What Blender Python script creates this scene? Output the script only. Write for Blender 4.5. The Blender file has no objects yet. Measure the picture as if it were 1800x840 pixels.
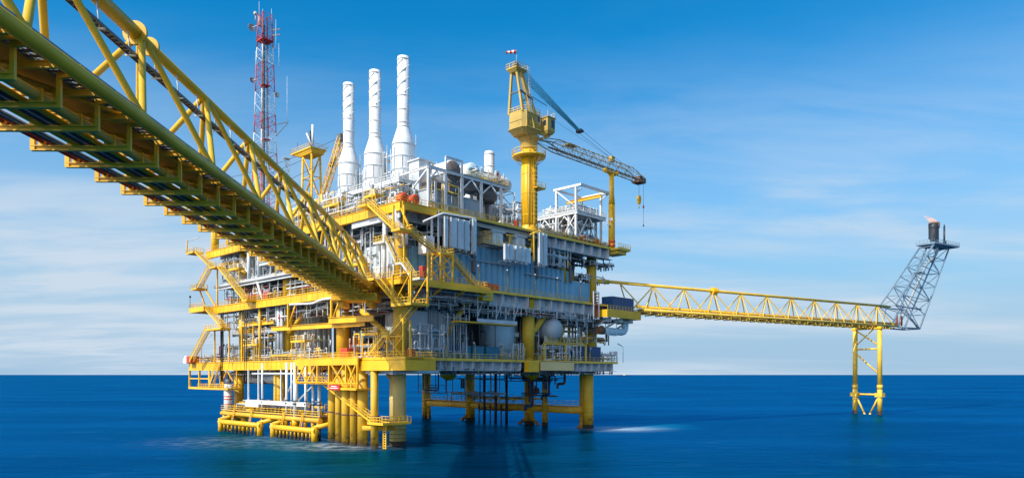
import bpy, math, random
from math import sin, cos, pi, radians, sqrt, atan2
from mathutils import Vector
random.seed(7)
S = bpy.context.scene

# ------------------------------------------------------------------ camera
cd = bpy.data.cameras.new('camera')
cam = bpy.data.objects.new('camera', cd)
S.collection.objects.link(cam)
cam.location = (0, 0, 14.0)
cam.rotation_euler = (radians(90), 0, 0)
cd.sensor_width = 36.0
cd.lens = 25.0
cd.shift_y = 238.0 / 1800.0
cd.clip_start = 0.5
cd.clip_end = 90000
S.camera = cam

# ------------------------------------------------------------------ sun and sky
SUN = Vector((-0.706, -0.708, 0.0)).normalized() * cos(radians(42)) + Vector((0, 0, sin(radians(42))))
sl = bpy.data.lights.new('sun', 'SUN')
sl.energy = 3.7
sl.angle = radians(0.5)
sl.color = (1.0, 0.955, 0.88)
so = bpy.data.objects.new('sun', sl)
S.collection.objects.link(so)
so.rotation_euler = SUN.to_track_quat('Z', 'Y').to_euler()
so.location = (-100, -60, 120)

W = bpy.data.worlds.new('World')
S.world = W
W.use_nodes = True
wn, wl = W.node_tree.nodes, W.node_tree.links
wn.clear()
wo = wn.new('ShaderNodeOutputWorld')
bg = wn.new('ShaderNodeBackground')
bg.inputs['Strength'].default_value = 0.14
sky = wn.new('ShaderNodeTexSky')
sky.sky_type = 'NISHITA'
sky.sun_disc = False
sky.sun_elevation = radians(42)
sky.sun_rotation = atan2(SUN.x, SUN.y)
sky.air_density = 1.0
sky.dust_density = 0.35
sky.ozone_density = 3.0
hs = wn.new('ShaderNodeHueSaturation')
hs.inputs['Hue'].default_value = 0.492
hs.inputs['Saturation'].default_value = 1.75
hs.inputs['Value'].default_value = 1.0
wl.new(sky.outputs[0], hs.inputs['Color'])
tc = wn.new('ShaderNodeTexCoord')
sep = wn.new('ShaderNodeSeparateXYZ')
wl.new(tc.outputs['Generated'], sep.inputs[0])
def wmath(op, a, b=None, c=None):
    n = wn.new('ShaderNodeMath'); n.operation = op
    for i, v in enumerate((a, b, c)):
        if v is None: continue
        if isinstance(v, (int, float)): n.inputs[i].default_value = v
        else: wl.new(v, n.inputs[i])
    return n.outputs[0]
zz = wmath('ADD', wmath('MAXIMUM', sep.outputs[2], 0.0), 0.10)
cx = wmath('DIVIDE', sep.outputs[0], zz)
cy = wmath('DIVIDE', sep.outputs[1], zz)
cmb = wn.new('ShaderNodeCombineXYZ')
wl.new(wmath('MULTIPLY', cx, 0.42), cmb.inputs[0]); wl.new(cy, cmb.inputs[1])
def wnoise(scale, detail, rough, off):
    mp = wn.new('ShaderNodeVectorMath'); mp.operation = 'ADD'
    wl.new(cmb.outputs[0], mp.inputs[0]); mp.inputs[1].default_value = off
    n = wn.new('ShaderNodeTexNoise'); n.inputs['Scale'].default_value = scale
    n.inputs['Detail'].default_value = detail; n.inputs['Roughness'].default_value = rough
    n.inputs['Distortion'].default_value = 0.35
    wl.new(mp.outputs[0], n.inputs['Vector'])
    return n.outputs['Fac']
def wramp(v, a, b, lo=0.0, hi=1.0):
    n = wn.new('ShaderNodeMapRange'); n.interpolation_type = 'SMOOTHSTEP'
    n.inputs['From Min'].default_value = a; n.inputs['From Max'].default_value = b
    n.inputs['To Min'].default_value = lo; n.inputs['To Max'].default_value = hi
    wl.new(v, n.inputs['Value'])
    return n.outputs[0]
big = wramp(wnoise(0.36, 4, 0.5, (5.1, 2.7, 0.0)), 0.33, 0.56)
fine = wramp(wnoise(1.9, 8, 0.58, (11.0, 2.0, 4.0)), 0.34, 0.66, 0.30, 1.0)
lowb = wramp(sep.outputs[2], 0.45, 0.10, 0.0, 1.0)      # clouds thin out towards the zenith
cov = wmath('MULTIPLY', wmath('MULTIPLY', big, fine), wmath('MULTIPLY_ADD', lowb, 0.95, 0.03))
veil = wramp(sep.outputs[2], 0.40, 0.02, 0.0, 0.97)
cov2 = wmath('MINIMUM', cov, 0.9)
mx = wn.new('ShaderNodeMix'); mx.data_type = 'RGBA'
vm = wn.new('ShaderNodeMix'); vm.data_type = 'RGBA'
wl.new(veil, vm.inputs[0]); wl.new(hs.outputs[0], vm.inputs[6]); vm.inputs[7].default_value = (1.95, 3.05, 4.2, 1)
# bright cloud added to the unseen sky behind the viewer as neutral fill light
fill_bank = wmath('MULTIPLY', wramp(wmath('ADD', wmath('MULTIPLY', sep.outputs[0], 0.82), wmath('MULTIPLY', sep.outputs[1], 0.57)), -0.25, -0.75, 0.0, 1.0), wramp(sep.outputs[2], -0.02, 0.06, 0.0, 1.0))
fill_bankn = wmath('MULTIPLY', fill_bank, wramp(wnoise(0.5, 5, 0.55, (1.0, 9.0, 2.0)), 0.30, 0.55, 0.25, 1.0))
wl.new(cov2, mx.inputs[0]); wl.new(vm.outputs[2], mx.inputs[6])
mx.inputs[7].default_value = (3.5, 4.1, 4.75, 1)
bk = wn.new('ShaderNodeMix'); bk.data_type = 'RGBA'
wl.new(fill_bankn, bk.inputs[0]); wl.new(mx.outputs[2], bk.inputs[6]); bk.inputs[7].default_value = (12.0, 11.5, 10.8, 1)
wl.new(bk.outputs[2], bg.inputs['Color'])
wl.new(bg.outputs[0], wo.inputs[0])

S.view_settings.view_transform = 'Standard'
S.view_settings.look = 'None'
S.view_settings.exposure = 0.35
S.view_settings.gamma = 1.0
S.view_settings.use_curve_mapping = False
S.cycles.max_bounces = 6
S.cycles.diffuse_bounces = 3
S.cycles.glossy_bounces = 2
S.cycles.transparent_max_bounces = 6

# ------------------------------------------------------------------ materials
def new_mat(name):
    m = bpy.data.materials.new(name); m.use_nodes = True
    nt = m.node_tree
    return m, nt.nodes, nt.links, nt.nodes['Principled BSDF']

def paint(name, col, rough=0.45, stain=(0.20, 0.09, 0.03), amount=0.25, var=0.18, metal=0.0, spec=0.5, stretch=0.25, fine=1.0, splash=False):
    """worn industrial paint: tone variation, run-down streaks and rust patches"""
    m, N, L, b = new_mat(name)
    g = N.new('ShaderNodeNewGeometry')
    mp = N.new('ShaderNodeMapping'); mp.inputs['Scale'].default_value = (1.0, 1.0, stretch)
    L.new(g.outputs['Position'], mp.inputs['Vector'])
    n1 = N.new('ShaderNodeTexNoise'); n1.inputs['Scale'].default_value = 1.3 * fine; n1.inputs['Detail'].default_value = 6
    n1.inputs['Roughness'].default_value = 0.65
    L.new(mp.outputs[0], n1.inputs['Vector'])
    n2 = N.new('ShaderNodeTexNoise'); n2.inputs['Scale'].default_value = 0.23; n2.inputs['Detail'].default_value = 3
    L.new(g.outputs['Position'], n2.inputs['Vector'])
    r = N.new('ShaderNodeMapRange'); r.inputs['From Min'].default_value = 0.57; r.inputs['From Max'].default_value = 0.78
    r.inputs['To Max'].default_value = amount * 2.2
    L.new(n1.outputs['Fac'], r.inputs['Value'])
    v = N.new('ShaderNodeMapRange'); v.inputs['From Min'].default_value = 0.3; v.inputs['From Max'].default_value = 0.7
    v.inputs['To Min'].default_value = 1 - var; v.inputs['To Max'].default_value = 1 + var * 0.6
    L.new(n2.outputs['Fac'], v.inputs['Value'])
    mul = N.new('ShaderNodeVectorMath'); mul.operation = 'SCALE'
    mul.inputs[0].default_value = col
    L.new(v.outputs[0], mul.inputs['Scale'])
    mx = N.new('ShaderNodeMix'); mx.data_type = 'RGBA'
    L.new(r.outputs[0], mx.inputs[0]); L.new(mul.outputs[0], mx.inputs[6])
    mx.inputs[7].default_value = (*stain, 1)
    res = mx.outputs[2]
    if splash:                       # rust and scale in the splash zone, a band with a ragged upper edge
        sp = N.new('ShaderNodeSeparateXYZ'); L.new(g.outputs['Position'], sp.inputs[0])
        n3 = N.new('ShaderNodeTexNoise'); n3.inputs['Scale'].default_value = 0.8; n3.inputs['Detail'].default_value = 7; n3.inputs['Roughness'].default_value = .75
        L.new(g.outputs['Position'], n3.inputs['Vector'])
        hb = N.new('ShaderNodeMath'); hb.operation = 'MULTIPLY_ADD'; hb.inputs[1].default_value = -15.0; hb.inputs[2].default_value = 9.6
        L.new(n3.outputs['Fac'], hb.inputs[0])
        ad = N.new('ShaderNodeMath'); ad.operation = 'ADD'; L.new(sp.outputs[2], ad.inputs[0]); L.new(hb.outputs[0], ad.inputs[1])
        r3 = N.new('ShaderNodeMapRange'); r3.inputs['From Min'].default_value = 4.6; r3.inputs['From Max'].default_value = 2.4; r3.inputs['To Max'].default_value = .8
        L.new(ad.outputs[0], r3.inputs['Value'])
        m3 = N.new('ShaderNodeMix'); m3.data_type = 'RGBA'; L.new(r3.outputs[0], m3.inputs[0]); L.new(res, m3.inputs[6]); m3.inputs[7].default_value = (.16, .065, .03, 1)
        res = m3.outputs[2]
    L.new(res, b.inputs['Base Color'])
    rr = N.new('ShaderNodeMapRange'); rr.inputs['To Min'].default_value = rough - 0.1; rr.inputs['To Max'].default_value = rough + 0.25
    L.new(n1.outputs['Fac'], rr.inputs['Value']); L.new(rr.outputs[0], b.inputs['Roughness'])
    b.inputs['Metallic'].default_value = metal
    b.inputs['Specular IOR Level'].default_value = spec
    return m

M = {}
M['yellow'] = paint('yellow_paint', (0.88, 0.475, 0.008), 0.42, (0.42, 0.18, 0.02), 0.22)
M['byellow'] = paint('bridge_yellow_paint', (0.82, 0.475, 0.02), 0.36, (0.42, 0.26, 0.03), 0.16)
M['fyellow'] = paint('pale_yellow_paint', (0.84, 0.53, 0.05), 0.45, (0.5, 0.32, 0.05), 0.12)
M['crane'] = paint('ochre_paint', (0.52, 0.35, 0.08), 0.5, (0.20, 0.12, 0.04), 0.3)
M['leg'] = paint('leg_paint', (0.74, 0.42, 0.02), 0.5, (0.45, 0.36, 0.20), 0.35, 0.22, splash=True)
M['legpale'] = paint('faded_leg_paint', (0.66, 0.50, 0.16), 0.5, (0.52, 0.44, 0.30), 0.45, 0.22)
M['white'] = paint('white_paint', (0.76, 0.77, 0.76), 0.45, (0.42, 0.36, 0.28), 0.16, 0.1)
M['stack'] = paint('stack_white', (0.80, 0.80, 0.78), 0.5, (0.52, 0.46, 0.38), 0.2, 0.08)
M['grey'] = paint('grey_paint', (0.42, 0.46, 0.48), 0.5, (0.22, 0.17, 0.12), 0.2, 0.15)
M['lgrey'] = paint('light_grey_paint', (0.56, 0.60, 0.62), 0.5, (0.30, 0.26, 0.2), 0.2, 0.14)
M['blue'] = paint('blue_grey_paint', (0.20, 0.43, 0.56), 0.5, (0.16, 0.20, 0.24), 0.2, 0.12)
M['lblue'] = paint('pale_blue_paint', (0.50, 0.70, 0.78), 0.45, (0.3, 0.36, 0.4), 0.15, 0.1)
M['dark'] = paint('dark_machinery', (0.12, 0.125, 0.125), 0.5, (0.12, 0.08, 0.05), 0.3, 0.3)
M['vdark'] = paint('black_pipe_paint', (0.022, 0.03, 0.04), 0.4, (0.07, 0.05, 0.04), 0.2, 0.3)
M['steel'] = paint('galvanised_steel', (0.46, 0.49, 0.50), 0.4, (0.25, 0.2, 0.15), 0.2, 0.15, metal=0.35)
M['flare'] = paint('flare_steel', (0.17, 0.26, 0.34), 0.5, (0.12, 0.13, 0.14), 0.2, 0.15)
M['grate'] = paint('deck_grating', (0.16, 0.17, 0.17), 0.7, (0.14, 0.09, 0.05), 0.3, 0.2)
M['red'] = paint('red_paint', (0.55, 0.035, 0.025), 0.45, (0.2, 0.05, 0.03), 0.2)
M['orange'] = paint('orange_red_paint', (0.72, 0.09, 0.02), 0.45, (0.3, 0.08, 0.03), 0.15)
M['maroon'] = paint('oxide_red_pipe', (0.20, 0.035, 0.025), 0.5, (0.10, 0.04, 0.03), 0.25)
M['navy'] = paint('navy_container_paint', (0.010, 0.07, 0.20), 0.4, (0.05, 0.06, 0.08), 0.15)
M['teal'] = paint('teal_tank_paint', (0.03, 0.20, 0.30), 0.4, (0.04, 0.07, 0.09), 0.2)
M['rust'] = paint('rusty_steel', (0.20, 0.10, 0.05), 0.7, (0.10, 0.045, 0.02), 0.5)
M['olive'] = paint('olive_brown_paint', (0.46, 0.33, 0.05), 0.5, (0.2, 0.12, 0.04), 0.25)
M['brown'] = paint('brown_cladding', (0.17, 0.145, 0.13), 0.45, (0.28, 0.26, 0.24), 0.3)
M['beige'] = paint('beige_board', (0.92, 0.61, 0.24), 0.5, (0.5, 0.36, 0.15), 0.1, 0.06)
M['cream'] = paint('cream_paint', (0.66, 0.64, 0.55), 0.5, (0.40, 0.30, 0.2), 0.2)
M['boomgrey'] = paint('weathered_boom', (0.36, 0.33, 0.24), 0.5, (0.15, 0.1, 0.06), 0.3)
M['growth'] = paint('marine_growth', (0.035, 0.030, 0.022), 0.85, (0.10, 0.06, 0.03), 0.4, 0.4)
M['cable'] = paint('steel_cable', (0.06, 0.08, 0.10), 0.5, (0.1, 0.1, 0.1), 0.1)
M['bcable'] = paint('blue_wire_rope', (0.12, 0.55, 0.75), 0.5, (0.05, 0.15, 0.25), 0.1)

def simple(name, col, rough=0.4, metal=0.0, emit=None, es=0.0):
    m, N, L, b = new_mat(name)
    n = N.new('ShaderNodeTexNoise'); n.inputs['Scale'].default_value = 4.0
    r = N.new('ShaderNodeMapRange'); r.inputs['To Min'].default_value = rough - 0.08; r.inputs['To Max'].default_value = rough + 0.12
    L.new(n.outputs['Fac'], r.inputs['Value']); L.new(r.outputs[0], b.inputs['Roughness'])
    b.inputs['Base Color'].default_value = (*col, 1)
    b.inputs['Metallic'].default_value = metal
    if emit:
        b.inputs['Emission Color'].default_value = (*emit, 1); b.inputs['Emission Strength'].default_value = es
    return m
M['glass'] = simple('cab_glass', (0.03, 0.05, 0.06), 0.12)
M['lamp'] = simple('lamp_diffuser', (0.85, 0.85, 0.80), 0.35)
M['foamwhite'] = simple('signal_white', (0.8, 0.8, 0.8), 0.5)

def flame_mat():
    m = bpy.data.materials.new('flame_glow'); m.use_nodes = True
    N, L = m.node_tree.nodes, m.node_tree.links; N.clear()
    o = N.new('ShaderNodeOutputMaterial')
    pv = N.new('ShaderNodeVolumePrincipled')
    tcn = N.new('ShaderNodeTexCoord'); no = N.new('ShaderNodeTexNoise'); no.inputs['Scale'].default_value = 0.9; no.inputs['Detail'].default_value = 3
    L.new(tcn.outputs['Object'], no.inputs['Vector'])
    r = N.new('ShaderNodeMapRange'); r.inputs['From Min'].default_value = 0.35; r.inputs['From Max'].default_value = 0.75
    r.inputs['To Min'].default_value = 0.08; r.inputs['To Max'].default_value = 0.55
    L.new(no.outputs['Fac'], r.inputs['Value'])
    pv.inputs['Density'].default_value = 0.30
    pv.inputs['Color'].default_value = (1.0, 0.50, 0.28, 1)
    pv.inputs['Emission Color'].default_value = (1.0, 0.40, 0.10, 1)
    L.new(r.outputs[0], pv.inputs['Emission Strength'])
    L.new(pv.outputs[0], o.inputs['Volume'])
    return m
M['flame'] = flame_mat()

# ------------------------------------------------------------------ mesh builder
class MB:
    def __init__(s): s.v = []; s.f = []; s.s = []
    def add(s, vs, fs, smooth=False):
        o = len(s.v); s.v += [tuple(p) for p in vs]
        for f in fs: s.f.append([i + o for i in f]); s.s.append(smooth)
        return s
    def box(s, x0, y0, z0, x1, y1, z1):
        if x0 > x1: x0, x1 = x1, x0
        if y0 > y1: y0, y1 = y1, y0
        if z0 > z1: z0, z1 = z1, z0
        return s.add([(x0,y0,z0),(x1,y0,z0),(x1,y1,z0),(x0,y1,z0),(x0,y0,z1),(x1,y0,z1),(x1,y1,z1),(x0,y1,z1)],
              [(0,3,2,1),(4,5,6,7),(0,1,5,4),(1,2,6,5),(2,3,7,6),(3,0,4,7)])
    def frame(s, p, q, up=(0,0,1)):
        d = Vector(q) - Vector(p); L = d.length
        if L < 1e-6: return None
        d /= L; u = Vector(up)
        if abs(d.dot(u)) > 0.97: u = Vector((1, 0, 0))
        a = d.cross(u).normalized(); b = a.cross(d)
        return d, a, b
    def beam(s, p, q, w=.2, h=.2):
        fr = s.frame(p, q)
        if not fr: return s
        d, a, b = fr; p, q = Vector(p), Vector(q); vs = []
        for c in (p, q):
            for i, j in ((-1,-1),(1,-1),(1,1),(-1,1)): vs.append(c + a*(i*w/2) + b*(j*h/2))
        return s.add(vs, [(0,1,2,3),(7,6,5,4),(0,4,5,1),(1,5,6,2),(2,6,7,3),(3,7,4,0)])
    def ibeam(s, p, q, w=.3, h=.6, t=.05):
        fr = s.frame(p, q)
        if not fr: return s
        d, a, b = fr; p, q = Vector(p), Vector(q)
        s.beam(p + b*(h/2 - t/2), q + b*(h/2 - t/2), w, t)
        s.beam(p - b*(h/2 - t/2), q - b*(h/2 - t/2), w, t)
        s.beam(p, q, t, h - 2*t - .004)
        return s
    def tube(s, p, q, r=.1, n=8, r2=None, cap=True):
        fr = s.frame(p, q)
        if not fr: return s
        d, a, b = fr; p, q = Vector(p), Vector(q); r2 = r if r2 is None else r2; vs = []
        for c, rr in ((p, r), (q, r2)):
            for k in range(n):
                t = 2*pi*k/n; vs.append(c + a*(cos(t)*rr) + b*(sin(t)*rr))
        s.add(vs, [(k, (k+1) % n, n+(k+1) % n, n+k) for k in range(n)], True)
        if cap:
            o = len(s.v) - 2*n
            s.f.append([o+k for k in range(n)][::-1]); s.s.append(False)
            s.f.append([o+n+k for k in range(n)]); s.s.append(False)
        return s
    def path(s, pts, r=.1, n=8, bend=None):
        pts = [Vector(p) for p in pts]
        if len(pts) < 2: return s
        bend = r*2.2 if bend is None else bend
        out = [pts[0]]
        for i in range(1, len(pts)-1):
            a, b, c = pts[i-1], pts[i], pts[i+1]
            d1, d2 = a-b, c-b
            if d1.length < 1e-4 or d2.length < 1e-4: continue
            k = min(bend, d1.length*.45, d2.length*.45); d1.normalize(); d2.normalize()
            if d1.dot(d2) < -0.999: continue
            p0, p2 = b + d1*k, b + d2*k
            for t in (0, .33, .67, 1): out.append(p0*(1-t)**2 + b*(2*t*(1-t)) + p2*t*t)
        out.append(pts[-1])
        out = [p for i, p in enumerate(out) if i == 0 or (p-out[i-1]).length > 1e-4]
        m = len(out); vs = []; prev = None
        for i in range(m):
            if i == 0: d = out[1]-out[0]
            elif i == m-1: d = out[-1]-out[-2]
            else: d = (out[i+1]-out[i]).normalized() + (out[i]-out[i-1]).normalized()
            d.normalize()
            if prev is None:
                u = Vector((0,0,1)) if abs(d.z) < .9 else Vector((1,0,0)); a = d.cross(u).normalized()
            else:
                a = prev - d*prev.dot(d)
                a = a.normalized() if a.length > 1e-5 else d.orthogonal().normalized()
            prev = a; b = d.cross(a)
            for k in range(n):
                t = 2*pi*k/n; vs.append(out[i] + a*(cos(t)*r) + b*(sin(t)*r))
        fs = [(i*n+k, i*n+(k+1) % n, (i+1)*n+(k+1) % n, (i+1)*n+k) for i in range(m-1) for k in range(n)]
        s.add(vs, fs, True)
        o = len(s.v) - m*n
        s.f.append([o+k for k in range(n)][::-1]); s.s.append(False)
        s.f.append([o+(m-1)*n+k for k in range(n)]); s.s.append(False)
        return s
    def lathe(s, cx, cy, prof, n=24, cap=True, axis='z', cz=0):
        vs = []
        for r, z in prof:
            for k in range(n):
                t = 2*pi*k/n
                if axis == 'z': vs.append((cx+cos(t)*r, cy+sin(t)*r, z))
                elif axis == 'x': vs.append((z, cy+cos(t)*r, cz+sin(t)*r))
                else: vs.append((cx+cos(t)*r, z, cz+sin(t)*r))
        m = len(prof)
        s.add(vs, [(i*n+k, i*n+(k+1) % n, (i+1)*n+(k+1) % n, (i+1)*n+k) for i in range(m-1) for k in range(n)], True)
        if cap:
            o = len(s.v) - m*n
            s.f.append([o+k for k in range(n)][::-1]); s.s.append(False)
            s.f.append([o+(m-1)*n+k for k in range(n)]); s.s.append(False)
        return s
    def sphere(s, c, r, n=16, m=10, sq=(1,1,1)):
        vs = []
        for i in range(m+1):
            ph = -pi/2 + pi*i/m
            for k in range(n):
                t = 2*pi*k/n
                vs.append((c[0]+r*sq[0]*cos(ph)*cos(t), c[1]+r*sq[1]*cos(ph)*sin(t), c[2]+r*sq[2]*sin(ph)))
        return s.add(vs, [(i*n+k, i*n+(k+1) % n, (i+1)*n+(k+1) % n, (i+1)*n+k) for i in range(m) for k in range(n)], True)
    def corr(s, p, q, z0, z1, depth=.35, pitch=1.1, thick=.12):
        """trapezoidal corrugated sheet standing between p and q (x, y)"""
        p, q = Vector((p[0], p[1], 0)), Vector((q[0], q[1], 0)); d = q-p; L = d.length; d /= L
        nrm = Vector((d.y, -d.x, 0)); k = max(1, round(L/pitch)); st = L/k; prof = []
        for i in range(k):
            for t, o in ((0, 0), (.30, 0), (.42, depth), (.88, depth)): prof.append((i*st + t*st, o))
        prof.append((L, 0))
        vs = []
        for x, o in prof:
            a = p + d*x + nrm*o; b = p + d*x - nrm*thick
            vs += [(a.x, a.y, z0), (a.x, a.y, z1), (b.x, b.y, z1), (b.x, b.y, z0)]
        fs = []
        for i in range(len(prof)-1):
            o = i*4
            fs += [(o, o+4, o+5, o+1), (o+1, o+5, o+6, o+2), (o+2, o+6, o+7, o+3), (o+3, o+7, o+4, o)]
        e = (len(prof)-1)*4
        fs += [(0, 1, 2, 3), (e+3, e+2, e+1, e)]
        return s.add(vs, fs)
    def rail(s, pts, h=1.15, sp=1.7, r=.045, toe=True):
        pts = [Vector(p) for p in pts]
        for a, b in zip(pts, pts[1:]):
            up = Vector((0,0,1)); L = (b-a).length; k = max(1, round(L/sp))
            for f in (1.0, .52): s.beam(a+up*h*f, b+up*h*f, r*1.6, r*1.6)
            if toe: s.beam(a+up*.09, b+up*.09, .03, .16)
            for i in range(k+1):
                c = a.lerp(b, i/k)
                s.beam(c, c+up*h, r*1.6, r*1.6)
        return s
    def ladder(s, p, q, w=.5, side=(1,0,0), r=.04, cage=False):
        p, q, sd = Vector(p), Vector(q), Vector(side).normalized()*(w/2)
        s.beam(p-sd, q-sd, r*2, r*2); s.beam(p+sd, q+sd, r*2, r*2)
        L = (q-p).length; k = max(2, int(L/.45))
        for i in range(k):
            c = p.lerp(q, (i+.5)/k); s.beam(c-sd, c+sd, r*1.4, r*1.4)
        return s
    def lattice(s, A, B, r, rb, bays, n=6, nb=5, xb=False):
        """A, B: corner lists (3 or 4 points); chords, rings and zigzag braces"""
        A = [Vector(a) for a in A]; B = [Vector(b) for b in B]; m = len(A)
        for a, b in zip(A, B): s.tube(a, b, r, n)
        for i in range(bays+1):
            t = i/bays
            R = [a.lerp(b, t) for a, b in zip(A, B)]
            for k in range(m): s.tube(R[k], R[(k+1) % m], rb, nb, cap=False)
            if i < bays:
                R2 = [a.lerp(b, (i+1)/bays) for a, b in zip(A, B)]
                for k in range(m):
                    j = (k+1) % m
                    if xb: s.tube(R[k], R2[j], rb, nb, cap=False); s.tube(R[j], R2[k], rb, nb, cap=False)
                    elif (i+k) % 2: s.tube(R[k], R2[j], rb, nb, cap=False)
                    else: s.tube(R[j], R2[k], rb, nb, cap=False)
        return s

# frames: (origin x, origin y, angle)
PL = (-21.2, 136.0, radians(47.0))            # local x runs along the right face, y along the left face
BR = (0.0, 0.0, atan2(0.026, 1.0))            # near bridge: local y runs along it
FL = (30.8, 192.6, atan2(0.529, 0.848))       # flare bridge: local x runs along it
WORLD = (0.0, 0.0, 0.0)

def put(fr, p):
    ox, oy, a = fr
    return (ox + p[0]*cos(a) - p[1]*sin(a), oy + p[0]*sin(a) + p[1]*cos(a), p[2])

def mesh_obj(name, mb, mat, base=(0,0,0)):
    me = bpy.data.meshes.new(name)
    bx, by, bz = base
    me.from_pydata([(x-bx, y-by, z-bz) for x, y, z in mb.v], [], mb.f)
    me.polygons.foreach_set('use_smooth', mb.s)
    me.materials.append(M[mat] if isinstance(mat, str) else mat)
    me.update()
    o = bpy.data.objects.new(name, me)
    S.collection.objects.link(o)
    return o

class Thing:
    def __init__(s, name, label, cat, base, fr=PL, group=None):
        s.base = base; s.fr = fr
        s.root = bpy.data.objects.new(name, None)
        S.collection.objects.link(s.root)
        s.root.location = put(fr, base); s.root.rotation_euler = (0, 0, fr[2])
        s.root.empty_display_size = 0.5
        s.root['label'] = label; s.root['category'] = cat
        if group: s.root['group'] = group
    def part(s, name, mb, mat, parent=None, label=None):
        o = mesh_obj(name, mb, mat, s.base)
        o.parent = parent or s.root
        if label: o['label'] = label
        return o

def solo(name, mb, mat, label, cat, base, fr=PL, group=None):
    o = mesh_obj(name, mb, mat, base)
    o.location = put(fr, base); o.rotation_euler = (0, 0, fr[2])
    o['label'] = label; o['category'] = cat
    if group: o['group'] = group
    return o

def clone(root, loc, label):
    r = root.copy(); S.collection.objects.link(r); r.location = loc; r['label'] = label
    for ch in list(root.children):
        c = ch.copy(); S.collection.objects.link(c); c.parent = r
        for g in list(ch.children):
            d = g.copy(); S.collection.objects.link(d); d.parent = c
    return r

# ================================================================== SEA
def sea_material():
    m, N, L, b = new_mat('sea_water')
    g = N.new('ShaderNodeNewGeometry')
    def noise(scale, sc, det=4, rough=.55):
        mp = N.new('ShaderNodeMapping'); mp.inputs['Scale'].default_value = sc
        L.new(g.outputs['Position'], mp.inputs['Vector'])
        n = N.new('ShaderNodeTexNoise'); n.inputs['Scale'].default_value = scale; n.inputs['Detail'].default_value = det
        n.inputs['Roughness'].default_value = rough
        L.new(mp.outputs[0], n.inputs['Vector']); return n.outputs['Fac']
    def mth(op, a, b_=None, c=None):
        n = N.new('ShaderNodeMath'); n.operation = op
        for i, v in enumerate((a, b_, c)):
            if v is None: continue
            if isinstance(v, (int, float)): n.inputs[i].default_value = v
            else: L.new(v, n.inputs[i])
        return n.outputs[0]
    def ramp(v, a, b_, lo=0., hi=1.):
        n = N.new('ShaderNodeMapRange'); n.interpolation_type = 'SMOOTHSTEP'
        n.inputs['From Min'].default_value = a; n.inputs['From Max'].default_value = b_
        n.inputs['To Min'].default_value = lo; n.inputs['To Max'].default_value = hi
        L.new(v, n.inputs['Value']); return n.outputs[0]
    sp = N.new('ShaderNodeSeparateXYZ'); L.new(g.outputs['Position'], sp.inputs[0])
    def blob(x, y, rx, ry, soft):
        dx = mth('DIVIDE', mth('SUBTRACT', sp.outputs[0], x), rx); dy = mth('DIVIDE', mth('SUBTRACT', sp.outputs[1], y), ry)
        d = mth('SQRT', mth('ADD', mth('MULTIPLY', dx, dx), mth('MULTIPLY', dy, dy)))
        return ramp(d, soft, 1.0, 1.0, 0.0)
    def mixc(f, a, col):
        n = N.new('ShaderNodeMix'); n.data_type = 'RGBA'; L.new(f, n.inputs[0])
        if isinstance(a, tuple): n.inputs[6].default_value = (*a, 1)
        else: L.new(a, n.inputs[6])
        n.inputs[7].default_value = (*col, 1); return n.outputs[2]
    patches = ramp(noise(.012, (.6, 1.2, 1), 3), .35, .7)
    col = mixc(patches, (0.0, 0.018, 0.045), (0.0, 0.036, 0.070))
    wisps = ramp(noise(.16, (.5, 1.5, 1), 5, .65), .56, .80, 0, .35)
    col = mixc(wisps, col, (0.05, 0.20, 0.36))
    stir = noise(.10, (.7, 1.2, 1), 5, .6)
    turq = mth('MULTIPLY', blob(35, 193, 19, 24, .1), ramp(stir, .35, .65, .4, .9))
    col = mixc(turq, col, (0.01, 0.26, 0.42))
    wash = mth('MULTIPLY', blob(28, 184, 17, 14, .0), ramp(stir, .30, .62, .6, 1))
    col = mixc(wash, col, (0.42, 0.56, 0.66))
    f1 = mth('MULTIPLY', blob(-33, 139, 17, 12, .2), ramp(noise(.35, (1, 1, 1), 6, .65), .36, .66, 0.08, .75))
    col = mixc(f1, col, (0.46, 0.50, 0.52))
    f2 = mth('MULTIPLY', blob(-55, 150, 28, 22, .15), ramp(noise(.35, (1, 1, 1), 6, .65), .40, .70, 0.04, .55))
    col = mixc(f2, col, (0.30, 0.40, 0.50))
    caps = mth('MULTIPLY', ramp(noise(.33, (.45, 1.3, 1), 5, .7), .66, .80), ramp(noise(.02, (1, 1, 1), 2), .40, .6, 0.05, .4))
    col = mixc(caps, col, (0.40, 0.50, 0.56))
    N.remove(b)
    df = N.new('ShaderNodeBsdfDiffuse'); gl = N.new('ShaderNodeBsdfGlossy'); fr = N.new('ShaderNodeFresnel'); fr.inputs['IOR'].default_value = 1.333
    mxs = N.new('ShaderNodeMixShader'); out = [n for n in N if n.type == 'OUTPUT_MATERIAL'][0]
    L.new(col, df.inputs['Color']); fm = mth('MAXIMUM', mth('MAXIMUM', wash, f1), mth('MAXIMUM', f2, caps))
    fm = mth('MAXIMUM', fm, mth('MULTIPLY', turq, .6))
    L.new(mth('MULTIPLY', mth('MINIMUM', mth('MULTIPLY_ADD', fr.outputs[0], .95, .0), .50), mth('SUBTRACT', 1.0, mth('MULTIPLY', fm, .75))), mxs.inputs[0])
    L.new(df.outputs[0], mxs.inputs[1]); L.new(gl.outputs[0], mxs.inputs[2]); L.new(mxs.outputs[0], out.inputs['Surface'])
    L.new(mixc(ramp(noise(.014, (.5, 1.4, 1), 5, .6), .32, .68), (.012, .30, .66), (.018, .42, .88)), gl.inputs['Color'])
    rg = ramp(noise(.05, (.6, 1.3, 1), 4), .3, .7, .26, .40); L.new(rg, gl.inputs['Roughness'])
    h = mth('ADD', noise(.22, (.6, 1.3, 1), 4, .5), mth('MULTIPLY', noise(1.1, (.7, 1.2, 1), 3, .5), .22))
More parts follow.
